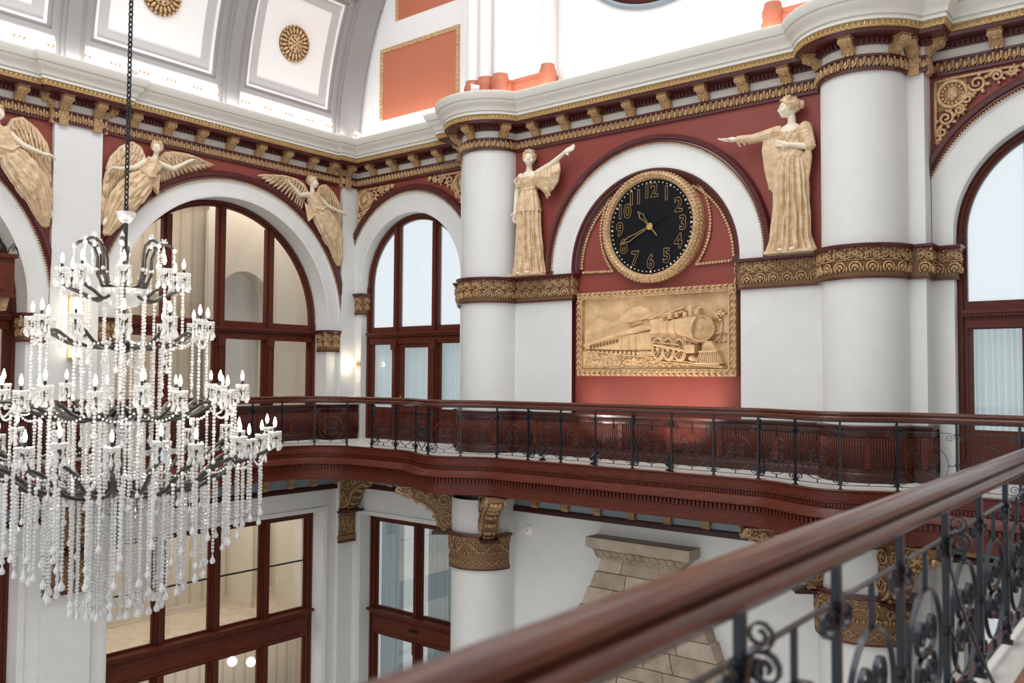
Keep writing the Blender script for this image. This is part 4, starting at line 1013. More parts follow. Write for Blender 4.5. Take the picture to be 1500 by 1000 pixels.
# ---------------------------------------------------------------- the two robed statues beside the clock
def statue_left():
    M = FB(-11.36, 3.785, YC-.02); t = tag(empty('statue', M), 'robed woman statue left of the clock, one arm raised to the right', 'statue')
    sk = MB()
    P, R = head(sk, (.03, 2.50, .20), radians(28), 0.0, 1.12)
    limb(sk, [(.02, 2.36, .18), (.0, 2.22, .17)], [.065, .075]); sk.ball((0, 2.08, .16), (.22, .20, .13), 14, 10); sk.ball((0, 1.8, .15), (.17, .25, .12)); sk.ball((0, 1.5, .15), (.22, .3, .14)); limb(sk, [(0, 1.4, .15), (0, .2, .15)], [.18, .12])
    limb(sk, [(-.23, 2.16, .15), (-.32, 1.80, .17), (-.33, 1.42, .22)], [.085, .068, .042]); hand(sk, (-.33, 1.40, .22), (-.05, -1, .1), (1, 0, .3), 1.35, .25)
    limb(sk, [(.22, 2.17, .16), (.62, 2.29, .22), (.98, 2.47, .26)], [.085, .068, .042]); hand(sk, (1.0, 2.48, .26), (1, .32, .05), (0, .2, 1), 1.4, .05)
    for x in (-.12, .1): sk.ball((x, .04, .30), (.06, .05, .13), 10, 7)
    obj('body', remesh(sk, .0135, 'statue_body'), M_['ivory'], t, M=M)
    h = MB(); hair(h, P, R, 1.12); obj('hair', remesh(h, .013, 'statue_hair', 1), M_['plast'], t, M=M)
    d = MB(); drape(d, [(.02, .03, .17, .36, .17, .12), (.02, .3, .17, .31, .16, .12), (.01, .8, .17, .27, .155, .11), (0, 1.3, .17, .255, .165, .085), (0, 1.62, .16, .235, .16, .035), (0, 1.86, .155, .185, .135, .01)], 15, 4)
    drape(d, [(0, 1.36, .17, .285, .185, .06), (0, 1.6, .17, .25, .175, .045), (0, 1.84, .16, .19, .145, .012)], 11, 8)
    d.tube([(.19*cos(2*pi*i/24), 1.85+.02*cos(2*pi*i/12), .155+.14*sin(2*pi*i/24)) for i in range(24)], .026, 6, closed=True)
    drape(d, [(0, 1.86, .155, .19, .14, .012), (0, 2.0, .165, .225, .155, .016), (0, 2.12, .155, .225, .13, .012)], 13, 2)
    for s in (-1, 1): d.ball((s*.095, 2.03, .245), (.085, .085, .07), 12, 8)
    for s, y in ((-1, 2.1), (1, 2.13)):
        for k in range(4): d.tube([(s*.23, y+.08-k*.01, .1+.04*k), (s*(.27+.01*k), y-.05, .14+.05*k), (s*.24, y-.19, .13+.04*k)], .035, 6)
    for k in range(7): x = -.19+.06*k; d.tube([(x, 2.14-.02*abs(k-3), .26), (x*.6, 1.98, .30), (x*.35+.02, 1.87, .28)], .014, 5)
    rnd = random.Random(5)   # cloak bunched below the raised arm
    for k in range(13):
        u0 = .26+.045*k; y0 = 2.20+.012*k; y1 = 1.62+.03*abs(k-6)+rnd.uniform(-.03, .03); d.tube([(u0, y0, .2), (u0+.05, (y0+y1)/2+.06, .26+.03*(k % 2)), (u0-.03, y1+.12, .22), (.36+.03*k*.8, y1, .18)], [.03, .048, .045, .02], 6)
    for k in range(3): d.tube([(.28, 2.2-.1*k, .14), (.55, 2.05-.15*k, .27), (.78-.1*k, 1.9-.13*k, .2)], .04, 6)
    obj('dress', remesh(d, .0105, 'statue_dress', 0), M_['plast'], t, M=M)
    b = MB(); b.prism([(-.42, 0), (.42, 0), (.38, .05), (-.38, .05)], .0, .38); obj('plinth', b, M_['plast'], t, M=M @ T3(0, -.01, 0))
def statue_right():
    M = FB(-5.62, 3.785, YC-.02); t = tag(empty('statue', M), 'robed woman statue right of the clock, one arm reaching left', 'statue')
    sk = MB()
    P, R = head(sk, (-.02, 2.52, .22), radians(-62), 0.0, 1.15)
    limb(sk, [(.02, 2.38, .18), (.02, 2.22, .17)], [.068, .078]); sk.ball((0, 2.08, .16), (.22, .20, .13), 14, 10); sk.ball((0, 1.8, .15), (.17, .25, .12)); sk.ball((0, 1.5, .15), (.22, .3, .14)); limb(sk, [(0, 1.4, .15), (0, .2, .15)], [.18, .12])
    limb(sk, [(-.24, 2.17, .16), (-.66, 2.10, .22), (-1.0, 2.13, .26)], [.08, .062, .04]); hand(sk, (-1.02, 2.13, .26), (-1, .12, .05), (0, .9, .3), 1.4, .1, thumb=-1)
    limb(sk, [(.25, 2.16, .15), (.34, 1.80, .20), (.02, 1.86, .33)], [.08, .066, .042]); hand(sk, (.0, 1.86, .33), (-1, .25, .05), (0, .2, -1), 1.3, .3)
    for x in (-.13, .08): sk.ball((x, .04, .30), (.06, .05, .13), 10, 7)
    obj('body', remesh(sk, .0135, 'statue_body'), M_['ivory'], t, M=M)
    h = MB(); hair(h, P, R, 1.15, True, 80, 9); obj('hair', remesh(h, .013, 'statue_hair', 1), M_['plast'], t, M=M)
    d = MB(); drape(d, [(-.02, .03, .17, .40, .18, .12), (-.02, .25, .17, .31, .165, .12), (-.0, .8, .17, .27, .16, .115), (0, 1.3, .17, .265, .17, .09), (0, 1.62, .16, .24, .165, .04), (0, 1.72, .155, .195, .14, .012)], 17, 14)
    for k in range(20): a = pi*k/19; d.ball((-.22*cos(a), 1.68+.02*sin(k*2.1), .155+.16*sin(a)), (.04, .055+.015*(k % 2), .04), 7, 6)
    drape(d, [(0, 1.70, .155, .195, .14, .014), (0, 1.9, .165, .21, .15, .014), (0, 2.12, .155, .225, .13, .012)], 13, 2)
    for s in (-1, 1): d.ball((s*.095, 2.0, .245), (.085, .085, .07), 12, 8)
    d.tube([(-.2, 2.2, .2), (-.05, 2.02, .32), (.1, 1.82, .31)], .016, 5); d.tube([(.2, 2.22, .2), (.06, 2.04, .32), (-.08, 1.86, .31)], .016, 5)
    limb(d, [(-.22, 2.16, .17), (-.66, 2.09, .22), (-.92, 2.12, .25)], [.105, .088, .07])   # long sleeve on the reaching arm
    for k in range(8): d.tube([(-.26-.09*k, 2.16+.085-.02*k, .2), (-.30-.09*k, 2.13-.012*k, .29-.003*k), (-.27-.09*k, 2.06-.01*k, .22)], .022, 5)
    limb(d, [(.25, 2.15, .16), (.34, 1.83, .20)], [.115, .10])                                # puffed sleeve
    for k in range(6): d.tube([(.18+.02*k, 2.13-.06*k, .24), (.28+.02*k, 2.12-.065*k, .275), (.38+.012*k, 2.10-.06*k, .2)], .022, 5)
    rnd = random.Random(6)
    for k in range(7):   # cloak falling from the reaching arm
        u0 = -.44+.045*k; y1 = 1.12-.05*k+rnd.uniform(-.05, .05); d.tube([(u0, 2.2, .17), (u0-.02+.02*(k % 2), 1.85, .23), (u0+.01, 1.5, .20), (u0+.05, y1, .15)], [.035, .045, .042, .018], 6)
    for k in range(4): d.tube([(.3, 1.84, .16), (.34-.02*k, 1.6, .2), (.30-.03*k, 1.25+.06*k, .16)], [.05, .045, .015], 6)
    obj('dress', remesh(d, .0105, 'statue_dress', 0), M_['plast'], t, M=M)
    b = MB(); b.prism([(-.44, 0), (.44, 0), (.40, .05), (-.40, .05)], 0, .38); obj('plinth', b, M_['plast'], t, M=M @ T3(0, -.01, 0))
statue_left(); statue_right()
# ---------------------------------------------------------------- winged figures in the spandrels of the left wall
def flip(mb, mir):
    if mir: mb.v = [(-x, y, z) for x, y, z in mb.v]; mb.f = [f[::-1] for f in mb.f]
    return mb
def lerp_path(pts, t):
    n = len(pts)-1; x = min(max(t, 0), .9999)*n; i = int(x); f = x-i; return tuple(a+(b-a)*f for a, b in zip(pts[i], pts[i+1]))
def wing(mb, bone, tips, n1=15, wd=.07):
    for layer, (n, f0, ln, w, wdk) in enumerate(((n1, .12, 1.0, .05, 1.0), (n1-2, .02, .60, .085, 1.05), (n1-3, -.04, .34, .115, 1.0), (n1-4, -.06, .17, .14, .9))):
        for i in range(n):
            t = (i+.5)/n; a = Vector(lerp_path(bone, t)+(0,)); e = Vector(lerp_path(tips, t)+(0,)); d = e-a
            s = a+d*max(0, f0); q = a+d*ln; L = (q-s).length; dr = (q-s).normalized(); c = (s+q)/2
            Mr = Matrix((( dr.x, -dr.y, 0), (dr.y, dr.x, 0), (0, 0, 1))); wdt = wd*wdk*(1.0 if layer < 2 else .85)
            mb.ball((c.x, c.y, w), (L/2+.02, wdt*.66, .022), 8, 5, Mr @ Matrix.Rotation(radians(34), 3, 'X'))
            if layer < 2: mb.capsule((s.x, s.y, w+.022), (q.x-dr.x*.05, q.y-dr.y*.05, w+.018), .007, .004, 4, 1)
    mb.tube([lerp_path(bone, i/10)+(.10,) for i in range(11)], .05, 6)
def angel(label, M, mir):
    t = tag(empty('winged_figure', M), label, 'relief figure')
    sk = MB(); hy = radians(-35 if True else 0)
    P, R = head(sk, (1.06, 2.13, .22), hy, 0, .92)
    limb(sk, [(1.06, 2.02, .2), (1.04, 1.9, .18)], [.055, .065]); sk.ball((.98, 1.74, .15), (.19, .20, .12), 12, 9); sk.ball((.82, 1.48, .15), (.18, .22, .13)); limb(sk, [(.76, 1.38, .16), (.34, .95, .18), (.12, .52, .14)], [.17, .12, .07])
    limb(sk, [(.82, 1.80, .17), (.58, 1.62, .22), (.24, 1.53, .26)], [.07, .056, .036]); hand(sk, (.22, 1.53, .26), (-1, -.1, 0), (0, -1, .2), 1.1, .35, thumb=-1)
    limb(sk, [(1.16, 1.82, .17), (1.44, 1.76, .22), (1.76, 1.97, .26)], [.07, .056, .036]); hand(sk, (1.77, 1.98, .26), (1, .5, 0), (0, -1, .2), 1.1, .35)
    for x, y in ((.03, .42), (.12, .40)): sk.ball((x, y, .14), (.045, .10, .05), 9, 7, Matrix.Rotation(radians(-15), 3, 'Z'))
    obj('body', remesh(sk, .013, 'figure_body', 2, mir), M_['ivory'], t, M=M)
    h = MB(); hair(h, P, R, .92, False, 70, 4); obj('hair', remesh(h, .013, 'figure_hair', 1, mir), M_['plast'], t, M=M)
    w = MB(); wing(w, [(.86, 1.86), (.74, 2.08), (.58, 2.15), (.34, 2.0), (.15, 1.76), (.07, 1.5)], [(.66, 1.42), (.44, 1.16), (.22, .84), (.08, .5), (-.02, .28), (-.04, .62)], 14, .085)
    obj('wing', flip(w, mir), M_['plast'], t, M=M, smooth=True)
    w = MB(); wing(w, [(1.14, 1.88), (1.28, 2.06), (1.5, 2.13), (1.76, 2.15), (1.95, 2.14)], [(1.24, 1.42), (1.5, 1.52), (1.85, 1.72), (2.25, 1.90), (2.62, 2.08)], 14, .075)
    obj('wing', flip(w, mir), M_['plast'], t, M=M, smooth=True)
    d = MB(); rnd = random.Random(11)
    limb(d, [(1.0, 1.74, .16), (.86, 1.5, .17)], [.18, .19])
    for q in (-1, 1): d.ball((.98+q*.085, 1.76-q*.02, .245), (.075, .08, .06), 10, 8)
    A_ = radians(-42)
    drape_path(d, [(.86, 1.50, .16, A_, .17, .14, .03), (.74, 1.34, .17, A_, .25, .17, .065), (.56, 1.12, .18, A_, .27, .17, .09), (.38, .90, .18, radians(-36), .25, .15, .10), (.25, .64, .15, radians(-25), .19, .12, .09), (.17, .38, .12, radians(-15), .13, .09, .07), (.10, .16, .07, radians(-10), .07, .05, .03)], 13, 5)
    limb(d, [(.80, 1.36, .27), (.40, 1.00, .31), (.22, .62, .22)], [.10, .10, .06])
    for k in range(7): o = -.12+.04*k; d.tube([(.88+o, 1.46+o*.6, .30), (.60+o, 1.10-o*.3, .37-.02*abs(k-3)), (.36+o*.9, .82-o*.5, .33), (.2+o*.8, .5, .2)], [.012, .022, .02, .01], 5)
    for k in range(10): o = -.16+.32*k/9; d.tube([(1.04+o, 1.88-o*.3, .22), (.95+o*.9, 1.66, .30), (.86+o*.8, 1.5+o*.2, .30)], .014, 5)
    for k in range(8): d.tube([(.9+.02*k, 1.42-.02*k, .22), (1.02+.015*k, 1.26-.015*k, .17), (1.0+.03*k, 1.5+.02*k, .1)], [.03, .03, .015], 5)
    d.tube([(.70, 1.58, .30), (.84, 1.46, .36), (1.02, 1.50, .30)], .03, 6)
    for k in range(5): d.tube([(.2-.02*k, .62-.03*k, .14), (.10, .38-.02*k, .12), (.06+.01*k, .14, .05)], [.035, .03, .012], 5)
    obj('dress', remesh(d, .0105, 'figure_dress', 0, mir), M_['plast'], t, M=M)
    return t
MA = lambda y: FA(y, 4.3, XA+.02)
angel('winged woman relief left of the large window arch, behind the chandelier chain', MA(8.53), False)
angel('winged woman relief right of the large window arch, next to the corner', MA(14.78), True)
angel('winged woman relief cut by the left edge of the picture', MA(7.52), True)
# ---------------------------------------------------------------- scroll ornament in the spandrels of the side bays
def spandrel(u, sgn, label):
    M = FB(u, 6.52, YS) @ Matrix.Diagonal((sgn, 1, 1, 1)) if False else FB(u, 6.52, YS)
    t = tag(empty('spandrel_ornament', M), label, 'ornament'); X = lambda pts: [(sgn*x, y, w) for x, y, w in pts]
    mb = MB(); c = (.30, -.30)
    mb.tube(X([(c[0]+.21*cos(2*pi*i/24), c[1]+.21*sin(2*pi*i/24), .05) for i in range(24)]), .035, 6, closed=True)
    for i in range(16): a = 2*pi*i/16; mb.ball((sgn*(c[0]+.15*cos(a)), c[1]+.15*sin(a), .045), (.03, .03, .025), 6, 4)
    for cx, cy, r, s, a in ((.66, -.20, .135, 1, pi), (.94, -.14, .10, -1, pi), (1.16, -.10, .075, 1, pi), (1.34, -.075, .05, -1, pi), (.20, -.68, .125, -1, pi/2), (.14, -.90, .085, 1, pi/2), (.09, -1.04, .05, -1, pi/2), (.52, -.42, .09, 1, 0), (.40, -.58, .08, -1, 2)):
        sp = spiral((cx, cy), r, r*.15, a, 1.6, 22, s); mb.tube(X([(x, y, .045+.02*i/22) for i, (x, y) in enumerate(sp)]), [.03-.012*i/22 for i in range(23)], 6)
        for k in range(6): q = a+s*(.5+k*.8); mb.ball((sgn*(cx+r*1.12*cos(q)), cy+r*1.12*sin(q), .035), (.04*r/.1, .028*r/.1, .03), 6, 4, Matrix.Rotation(q*sgn, 3, 'Z'))
    mb.tube(X([(.05, -.06, .03), (.3, -.045, .04), (.7, -.04, .04), (1.1, -.035, .03), (1.42, -.04, .02)]), [.03, .03, .025, .02, .008], 6); mb.tube(X([(.05, -.06, .03), (.045, -.5, .04), (.04, -.9, .03), (.05, -1.12, .02)]), [.03, .03, .02, .008], 6)
    mb.box(min(sgn*.02, sgn*.5), max(sgn*.02, sgn*.5), -.55, -.05, 0, .02)
    obj('scrollwork', mb, M_['gold'], t, M=M, smooth=True)
    f = MB(); head(f, (sgn*c[0], c[1]+.0, .03), 0, 0, .85); obj('face_medallion', remesh(f, .012, 'face_medallion', 1, False, .7), M_['gold'], t, M=M)
spandrel(-17.52, 1, 'gilded scroll spandrel with a face, in the corner left of the narrow arch'); spandrel(S1-.02, -1, 'gilded scroll spandrel partly hidden behind the left column'); spandrel(S2+.04, 1, 'gilded scroll spandrel with a face, right of the right column')
# ---------------------------------------------------------------- clock
def text_mesh(s, size, outline, ext=0.0, off=0.0):
    cu = bpy.data.curves.new('t', 'FONT'); cu.body = s; cu.size = size; cu.align_x = 'CENTER'; cu.align_y = 'CENTER'
    if outline: cu.fill_mode = 'NONE'; cu.bevel_depth = outline; cu.bevel_resolution = 0
    else: cu.extrude = ext
    cu.resolution_u = 5; cu.offset = off
    o = bpy.data.objects.new('tmp', cu); COL.objects.link(o); dg = bpy.context.evaluated_depsgraph_get(); me = bpy.data.meshes.new_from_object(o.evaluated_get(dg)); bpy.data.objects.remove(o, do_unlink=True); me.materials.clear(); return me
YP = YC+.14   # red tympanum plane
CKM = FB(XC, 4.57, YP)
ck = tag(empty('round_clock', CKM), 'large black round clock with gold outlined numerals in a gilded wreath frame', 'clock')
mb = MB(); mb.lathe([(0, .13), (.94, .13), (.95, .0)], 64); obj('dial', mb, M_['clock'], ck, M=CKM)
mb = MB(); mb.lathe([(.93, .12), (.935, .16), (.95, .20), (.99, .235), (1.04, .22), (1.08, .16), (1.10, .06), (1.10, 0)], 72); fr = obj('wreath_frame', mb, M_['gold'], ck, M=CKM, smooth=True)
mb = MB()
for i in range(84):
    a = 2*pi*i/84
    for k, (r, w) in enumerate(((.965, .21), (1.01, .235), (1.055, .20), (1.085, .13))):
        b = a+(k % 2)*pi/84; Mr = Matrix.Rotation(b+pi/2+.5*(1 if k % 2 else -1), 3, 'Z'); mb.ball((r*cos(b), r*sin(b), w), (.048, .018, .022), 6, 4, Mr)
obj('wreath_leaves', mb, M_['gold'], fr, M=CKM, smooth=True)
for h in range(1, 13):
    a = pi/2-2*pi*h/12; me = text_mesh(str(h), .40, .0055, off=.010); o = obj('numeral', me, M_['brass'], ck, M=CKM @ T3(.70*cos(a), .70*sin(a), .138) @ Matrix.Diagonal((.82, .95, 1, 1)))
DOT = MB(); DOT.lathe([(0, .008), (.014, .008), (.014, 0)], 8); DOTM = DOT.mesh('minute_mark'); DOT = MB(); DOT.box(-.016, .016, -.022, .022, 0, .008); DOTB = DOT.mesh('minute_mark')
for k in range(60): a = 2*pi*k/60; obj('minute_mark', DOTB if k % 5 == 0 else DOTM, M_['ivory'], ck, M=CKM @ T3(.88*cos(a), .88*sin(a), .131) @ RZ(a-pi/2))
def clock_hand(name, ang, L, wd, tail):
    H = CKM @ RZ(-ang); pts = [(0, .05), (.018, .12), (.022, L*.45), (wd, L*.66), (wd*1.05, L*.72), (.02, L*.82), (.014, L*.9), (0, L), (-.014, L*.9), (-.02, L*.82), (-wd*1.05, L*.72), (-wd, L*.66), (-.022, L*.45), (-.018, .12)]
    mb = MB(); mb.prism(pts[::-1][::-1], .165, .17); o = obj(name, mb, M_['clock'], ck, M=H)
    mb = MB(); mb.tube([(x, y, .172) for x, y in pts], .007, 4, closed=True); obj('outline', mb, M_['brass'], o, M=H)
    mb = MB(); mb.box(-.008, .008, -tail, -.04, .16, .168); obj('tail', mb, M_['clock'] if tail > .3 else M_['brass'], o, M=H)
clock_hand('hour_hand', radians(-39), .42, .05, .24); clock_hand('minute_hand', radians(-114), .74, .045, .42)
mb = MB(); mb.tube([(.06*cos(2*pi*i/20), .06*sin(2*pi*i/20), .18) for i in range(20)], .010, 5, closed=True); mb.lathe([(0, .176), (.05, .176)], 16); obj('hub', mb, M_['brass'], ck, M=CKM)
# husk garlands either side of the clock
for s, side in ((-1, 'left'), (1, 'right')):
    M = FB(XC, 4.57, YP); g = tag(empty('husk_garland', M), 'gilded husk garland on the red wall %s of the clock' % side, 'garland', 'clock garlands')
    path = []
    for i in range(25): a = radians(118-i*(118-2)/24) if s == 1 else 0; break
    n = 30
    arc_o = [(1.66*cos(radians(60-60*i/n)), AVC-4.57+1.66*sin(radians(60-60*i/n))) for i in range(n+1)]
    arc_o = [(x+.02, y) for x, y in arc_o]
    arc_i = [(1.22*cos(radians(-42+88*i/n)), 1.22*sin(radians(-42+88*i/n))) for i in range(n+1)]
    seg = [('outer_strand', arc_o), ('lower_strand', [(1.68, -.78), (.92, -.80)]), ('inner_strand', arc_i)]
    for nm, pts in seg:
        mb = MB()
        for (x, y), a in along(pts, .062):
            k = random.random(); mb.ball((s*x, y, .03), (.038, .022+.014*k, .03), 6, 5, Matrix.Rotation(a if s == 1 else -a, 3, 'Z')); mb.ball((s*(x+.016*cos(a+1.5)), y+.016*sin(a+1.5), .045), .017, 5, 4); mb.ball((s*(x-.016*cos(a+1.5)), y-.016*sin(a+1.5), .045), .017, 5, 4)
        obj(nm, mb, M_['gold'], g, M=M, smooth=True)
# ---------------------------------------------------------------- train relief
RM0 = FB(-8.475, 2.50, YP); RM = RM0 @ Matrix.Diagonal((1, 1, 1.5, 1)); tr = tag(empty('relief_plaque', RM0), 'carved tan plaster relief of a steam train in a leafy frame below the clock', 'relief')
def c2l(x, y):
    t = (x-108)/967; u = t*1.127/(1+t*.127); yt = 205-57*t; yb = 710+7*t; return (-1.745+3.49*u, .85-1.70*(y-yt)/(yb-yt))
CL = lambda pts: [c2l(x, y) for x, y in pts]
mb = MB(); mb.box(-1.66, 1.66, -.77, .77, 0, .05); obj('background', mb, M_['relief'], tr, M=RM)
mb = MB(); fw = .115
for a, b, c, d in ((-1.745, 1.745, .735, .85), (-1.745, 1.745, -.85, -.735), (-1.745, -1.63, -.735, .735), (1.63, 1.745, -.735, .735)):
    mb.box(a, b, c, d, 0, .10)
    L = max(b-a, d-c); n = int(L/.12); hz = (b-a) > (d-c)
    for i in range(n):
        t = (i+.5)/n; x, y = (a+(b-a)*t, (c+d)/2) if hz else ((a+b)/2, c+(d-c)*t)
        for q in (-1, 1): ang = (0 if hz else pi/2)+q*.6; mb.ball((x+(0 if hz else q*.026), y+(q*.026 if hz else 0), .105), (.062, .022, .03), 6, 5, Matrix.Rotation(ang, 3, 'Z'))
for a, b, c, d in ((-1.63, 1.63, .715, .735), (-1.63, 1.63, -.735, -.715), (-1.63, -1.61, -.715, .715), (1.61, 1.63, -.715, .715)): mb.box(a, b, c, d, .05, .12)
obj('leaf_frame', mb, M_['gold'], tr, M=RM, auto=40)
mt = MB(); mt.prism(CL([(150, 540), (150, 440), (178, 402), (205, 372), (235, 358), (262, 368), (290, 380), (350, 378), (375, 345), (410, 315), (450, 285), (500, 283), (540, 300), (585, 345), (640, 380), (640, 540)])[::-1], .05, .085, True, .012)
for pts in ([(235, 360), (225, 400), (245, 430), (230, 470)], [(290, 382), (300, 410), (285, 440)], [(450, 287), (440, 320), (470, 345), (455, 380)], [(500, 285), (515, 320), (500, 350)], [(178, 402), (190, 440), (175, 480)], [(410, 317), (400, 350), (415, 380)]): mt.tube([p+(.078,) for p in CL(pts)], .010, 5)
obj('mountains', mt, M_['relief'], tr, M=RM)
sm = MB(); rnd = random.Random(2)
for k in range(26):
    t = k/25; x = 830-360*t+rnd.uniform(-20, 20); y = 296+75*t+rnd.uniform(-14, 22)*(.4+t); p = c2l(x, y); L = .07+.16*t*rnd.uniform(.6, 1.2); sm.ball((p[0], p[1], .07), (L, .030+.02*rnd.random(), .05), 8, 5, Matrix.Rotation(.28, 3, 'Z'))
obj('smoke', sm, M_['relief'], tr, M=RM, smooth=True)
cwn = MB(); co = MB(); co.prism(CL([(165, 545), (165, 520), (380, 466), (500, 452), (500, 550), (380, 552)])[::1][::-1], .05, .13)
co.prism(CL([(158, 522), (350, 452), (500, 408), (560, 404), (582, 426), (500, 446), (380, 466), (165, 532)])[::-1], .05, .15)
for k in range(9): x = 195+k*20; yb_ = 545-0*k; h0 = 522-(x-165)*.235+6; cwn.prism(CL([(x, h0+26), (x, h0+6), (x+13, h0+3), (x+13, h0+24)])[::-1], .13, .138)
for x in (385, 430, 470): co.prism(CL([(x, 545), (x, 475), (x+4, 474), (x+4, 545)])[::-1], .13, .145)
for k in range(14): p = c2l(190+k*27, 562+k*1.2); co.lathe([(.0, .13), (.022+.0012*k, .13), (.022+.0012*k, .10)], 10, (p[0], p[1], 0))
cob = obj('coaches', co, M_['relief'], tr, M=RM, auto=40); obj('coach_windows', cwn, M_['golde'], cob, M=RM)
te = MB(); te.prism(CL([(500, 552), (500, 452), (583, 440), (583, 552)])[::-1], .05, .17); te.prism(CL([(510, 540), (510, 465), (572, 456), (572, 540)])[::-1], .17, .18)
for k in range(4): p = c2l(515+k*21, 577); te.lathe([(0, .17), (.042, .17), (.042, .1)], 12, (p[0], p[1], 0)); te.tube([(p[0]+.042*cos(2*pi*i/12), p[1]+.042*sin(2*pi*i/12), .172) for i in range(12)], .008, 4, closed=True)
obj('tender', te, M_['relief'], tr, M=RM, auto=40)
lo = MB()
lo.prism(CL([(585, 455), (585, 384), (578, 374), (655, 360), (664, 372), (664, 450)])[::-1], .05, .22)
boil = [c2l(650, 420), c2l(730, 412), c2l(800, 415), c2l(872, 424)]; rad = [.135, .155, .19, .245]
lo.tube([(p[0], p[1], .14+.012*i) for i, p in enumerate(boil)], rad, 24, flat=(1, .8), up=(0, 1, 0))
for i, x in enumerate((690, 735, 775, 812)): p = c2l(x, 414+i*2); r_ = .148+i*.017; lo.tube([(p[0]+.02*sin(a), p[1]+r_*cos(a), .15+r_*.8*sin(a)) for a in [2*pi*j/24 for j in range(24)]], .012, 5, closed=True)
pc = c2l(885, 426); Mx = Matrix.Rotation(radians(28), 4, 'Y')
fc = MB(); fc.lathe([(0, .085), (.04, .08), (.05, .05), (.10, .045), (.20, .02), (.215, .035), (.235, .03), (.25, 0), (.25, -.10)], 36)
for i in range(14): a = 2*pi*i/14; fc.ball((.225*cos(a), .225*sin(a), .035), .012, 5, 4)
lo.xf(T3(pc[0], pc[1], .20) @ Mx, fc)
for x, y0, y1, r0, r1 in ((828, 355, 292, .055, .062), (700, 368, 335, .055, .05), (790, 360, 332, .05, .045)):
    a, b = c2l(x, y0), c2l(x, y1); lo.tube([(a[0], a[1], .19), (b[0], b[1], .19), (b[0], b[1]+.02, .19)], [r0, r1, r1*.7], 12)
p = c2l(738, 342); lo.lathe([(.012, .05), (.02, .03), (.04, -.03), (.05, -.045)], 12, (p[0], p[1], .19), 'y'); p = c2l(868, 328); lo.box(p[0]-.05, p[0]+.05, p[1]-.06, p[1]+.06, .14, .25); lo.lathe([(0, .262), (.038, .262), (.042, .25)], 14, (p[0], p[1], 0))
lo.prism(CL([(585, 480), (585, 456), (664, 448), (810, 470), (860, 500), (860, 520), (800, 500), (664, 476)])[::-1], .05, .20)
lo.box(c2l(800, 0)[0], c2l(858, 0)[0], c2l(830, 575)[1], c2l(830, 525)[1], .05, .26); pq = c2l(832, 605); lo.ball((pq[0], pq[1], .16), (.09, .06, .09), 10, 8)
obj('locomotive', lo, M_['relief'], tr, M=RM, auto=45)
for x, y in ((628, 546), (690, 548), (757, 552)):
    c = c2l(x, y); w = MB(); rx, ry = .118, .215; E = lambda k, a: (c[0]+rx*k*cos(a), c[1]+ry*k*sin(a), .205)
    w.tube([E(.9, 2*pi*i/28) for i in range(28)], .022, 6, closed=True); w.tube([E(.98, 2*pi*i/28)[:2]+(.18,) for i in range(28)], .024, 6, closed=True)
    for i in range(10): a = 2*pi*i/10; w.tube([E(.15, a), E(.88, a)], .011, 4)
    w.ball((c[0], c[1], .21), (.035, .055, .03), 8, 6); w.tube([(c[0]+rx*1.22*cos(a), c[1]+ry*1.18*sin(a), .19) for a in [radians(15+150*i/14) for i in range(15)]], .016, 5)
    obj('driving_wheel', w, M_['relief'], tr, M=RM, smooth=True)
rd = MB(); rd.tube([c2l(606, 524)+(.235,), c2l(690, 540)+(.24,), c2l(800, 562)+(.24,)], .02, 5); rd.tube([c2l(606, 510)+(.225,), c2l(760, 524)+(.23,)], .014, 5); obj('coupling_rods', rd, M_['relief'], tr, M=RM)
cw = MB(); cw.prism(CL([(862, 636), (872, 566), (985, 560), (1006, 640)])[::-1], .05, .17)
for k in range(11): t = k/10; a = c2l(882+98*t, 568); b = c2l(866+138*t, 634+6*t); cw.tube([a+(.19,), b+(.24,)], .013, 5)
cw.tube([c2l(872, 566)+(.19,), c2l(985, 561)+(.19,)], .02, 5); cw.tube([c2l(862, 636)+(.24,), c2l(1006, 641)+(.24,)], .018, 5); cw.prism(CL([(880, 570), (905, 500), (940, 500), (980, 565)])[::-1], .05, .18)
obj('cowcatcher', cw, M_['relief'], tr, M=RM, auto=45)
gr = MB(); gr.prism(CL([(140, 665), (140, 560), (300, 575), (600, 600), (860, 640), (1012, 648), (1012, 668)])[::-1], .05, .085)
for k in range(130): x = rnd.uniform(150, 800); y = rnd.uniform(575+max(0, x-300)*.09, 655); p = c2l(x, y); gr.ball((p[0], p[1], .085), (rnd.uniform(.02, .06), rnd.uniform(.015, .035), .03), 6, 4, Matrix.Rotation(rnd.uniform(-.6, .6), 3, 'Z'))
gr.tube([c2l(170, 560)+(.1,), c2l(600, 602)+(.12,), c2l(1005, 655)+(.13,)], .012, 5); gr.tube([c2l(600, 622)+(.12,), c2l(1005, 662)+(.13,)], .012, 5)
obj('stony_ground', gr, M_['relief'], tr, M=RM, auto=50)
tt = MB()
for k in range(46): a = rnd.uniform(0, 6.28); r_ = rnd.uniform(0, 1); p = c2l(972+42*r_*cos(a), 335+50*r_*sin(a)); tt.ball((p[0], p[1], .075), (rnd.uniform(.02, .04), rnd.uniform(.015, .03), .03), 6, 4)
tt.tube([c2l(985, 385)+(.07,), c2l(980, 440)+(.07,), c2l(975, 500)+(.07,)], .02, 5); tt.tube([c2l(960, 390)+(.07,), c2l(975, 440)+(.07,)], .012, 5)
for k in range(16): p = c2l(rnd.uniform(945, 1005), rnd.uniform(440, 510)); tt.ball((p[0], p[1], .065), (.035, .02, .02), 6, 4)
obj('trees', tt, M_['relief'], tr, M=RM, smooth=True)
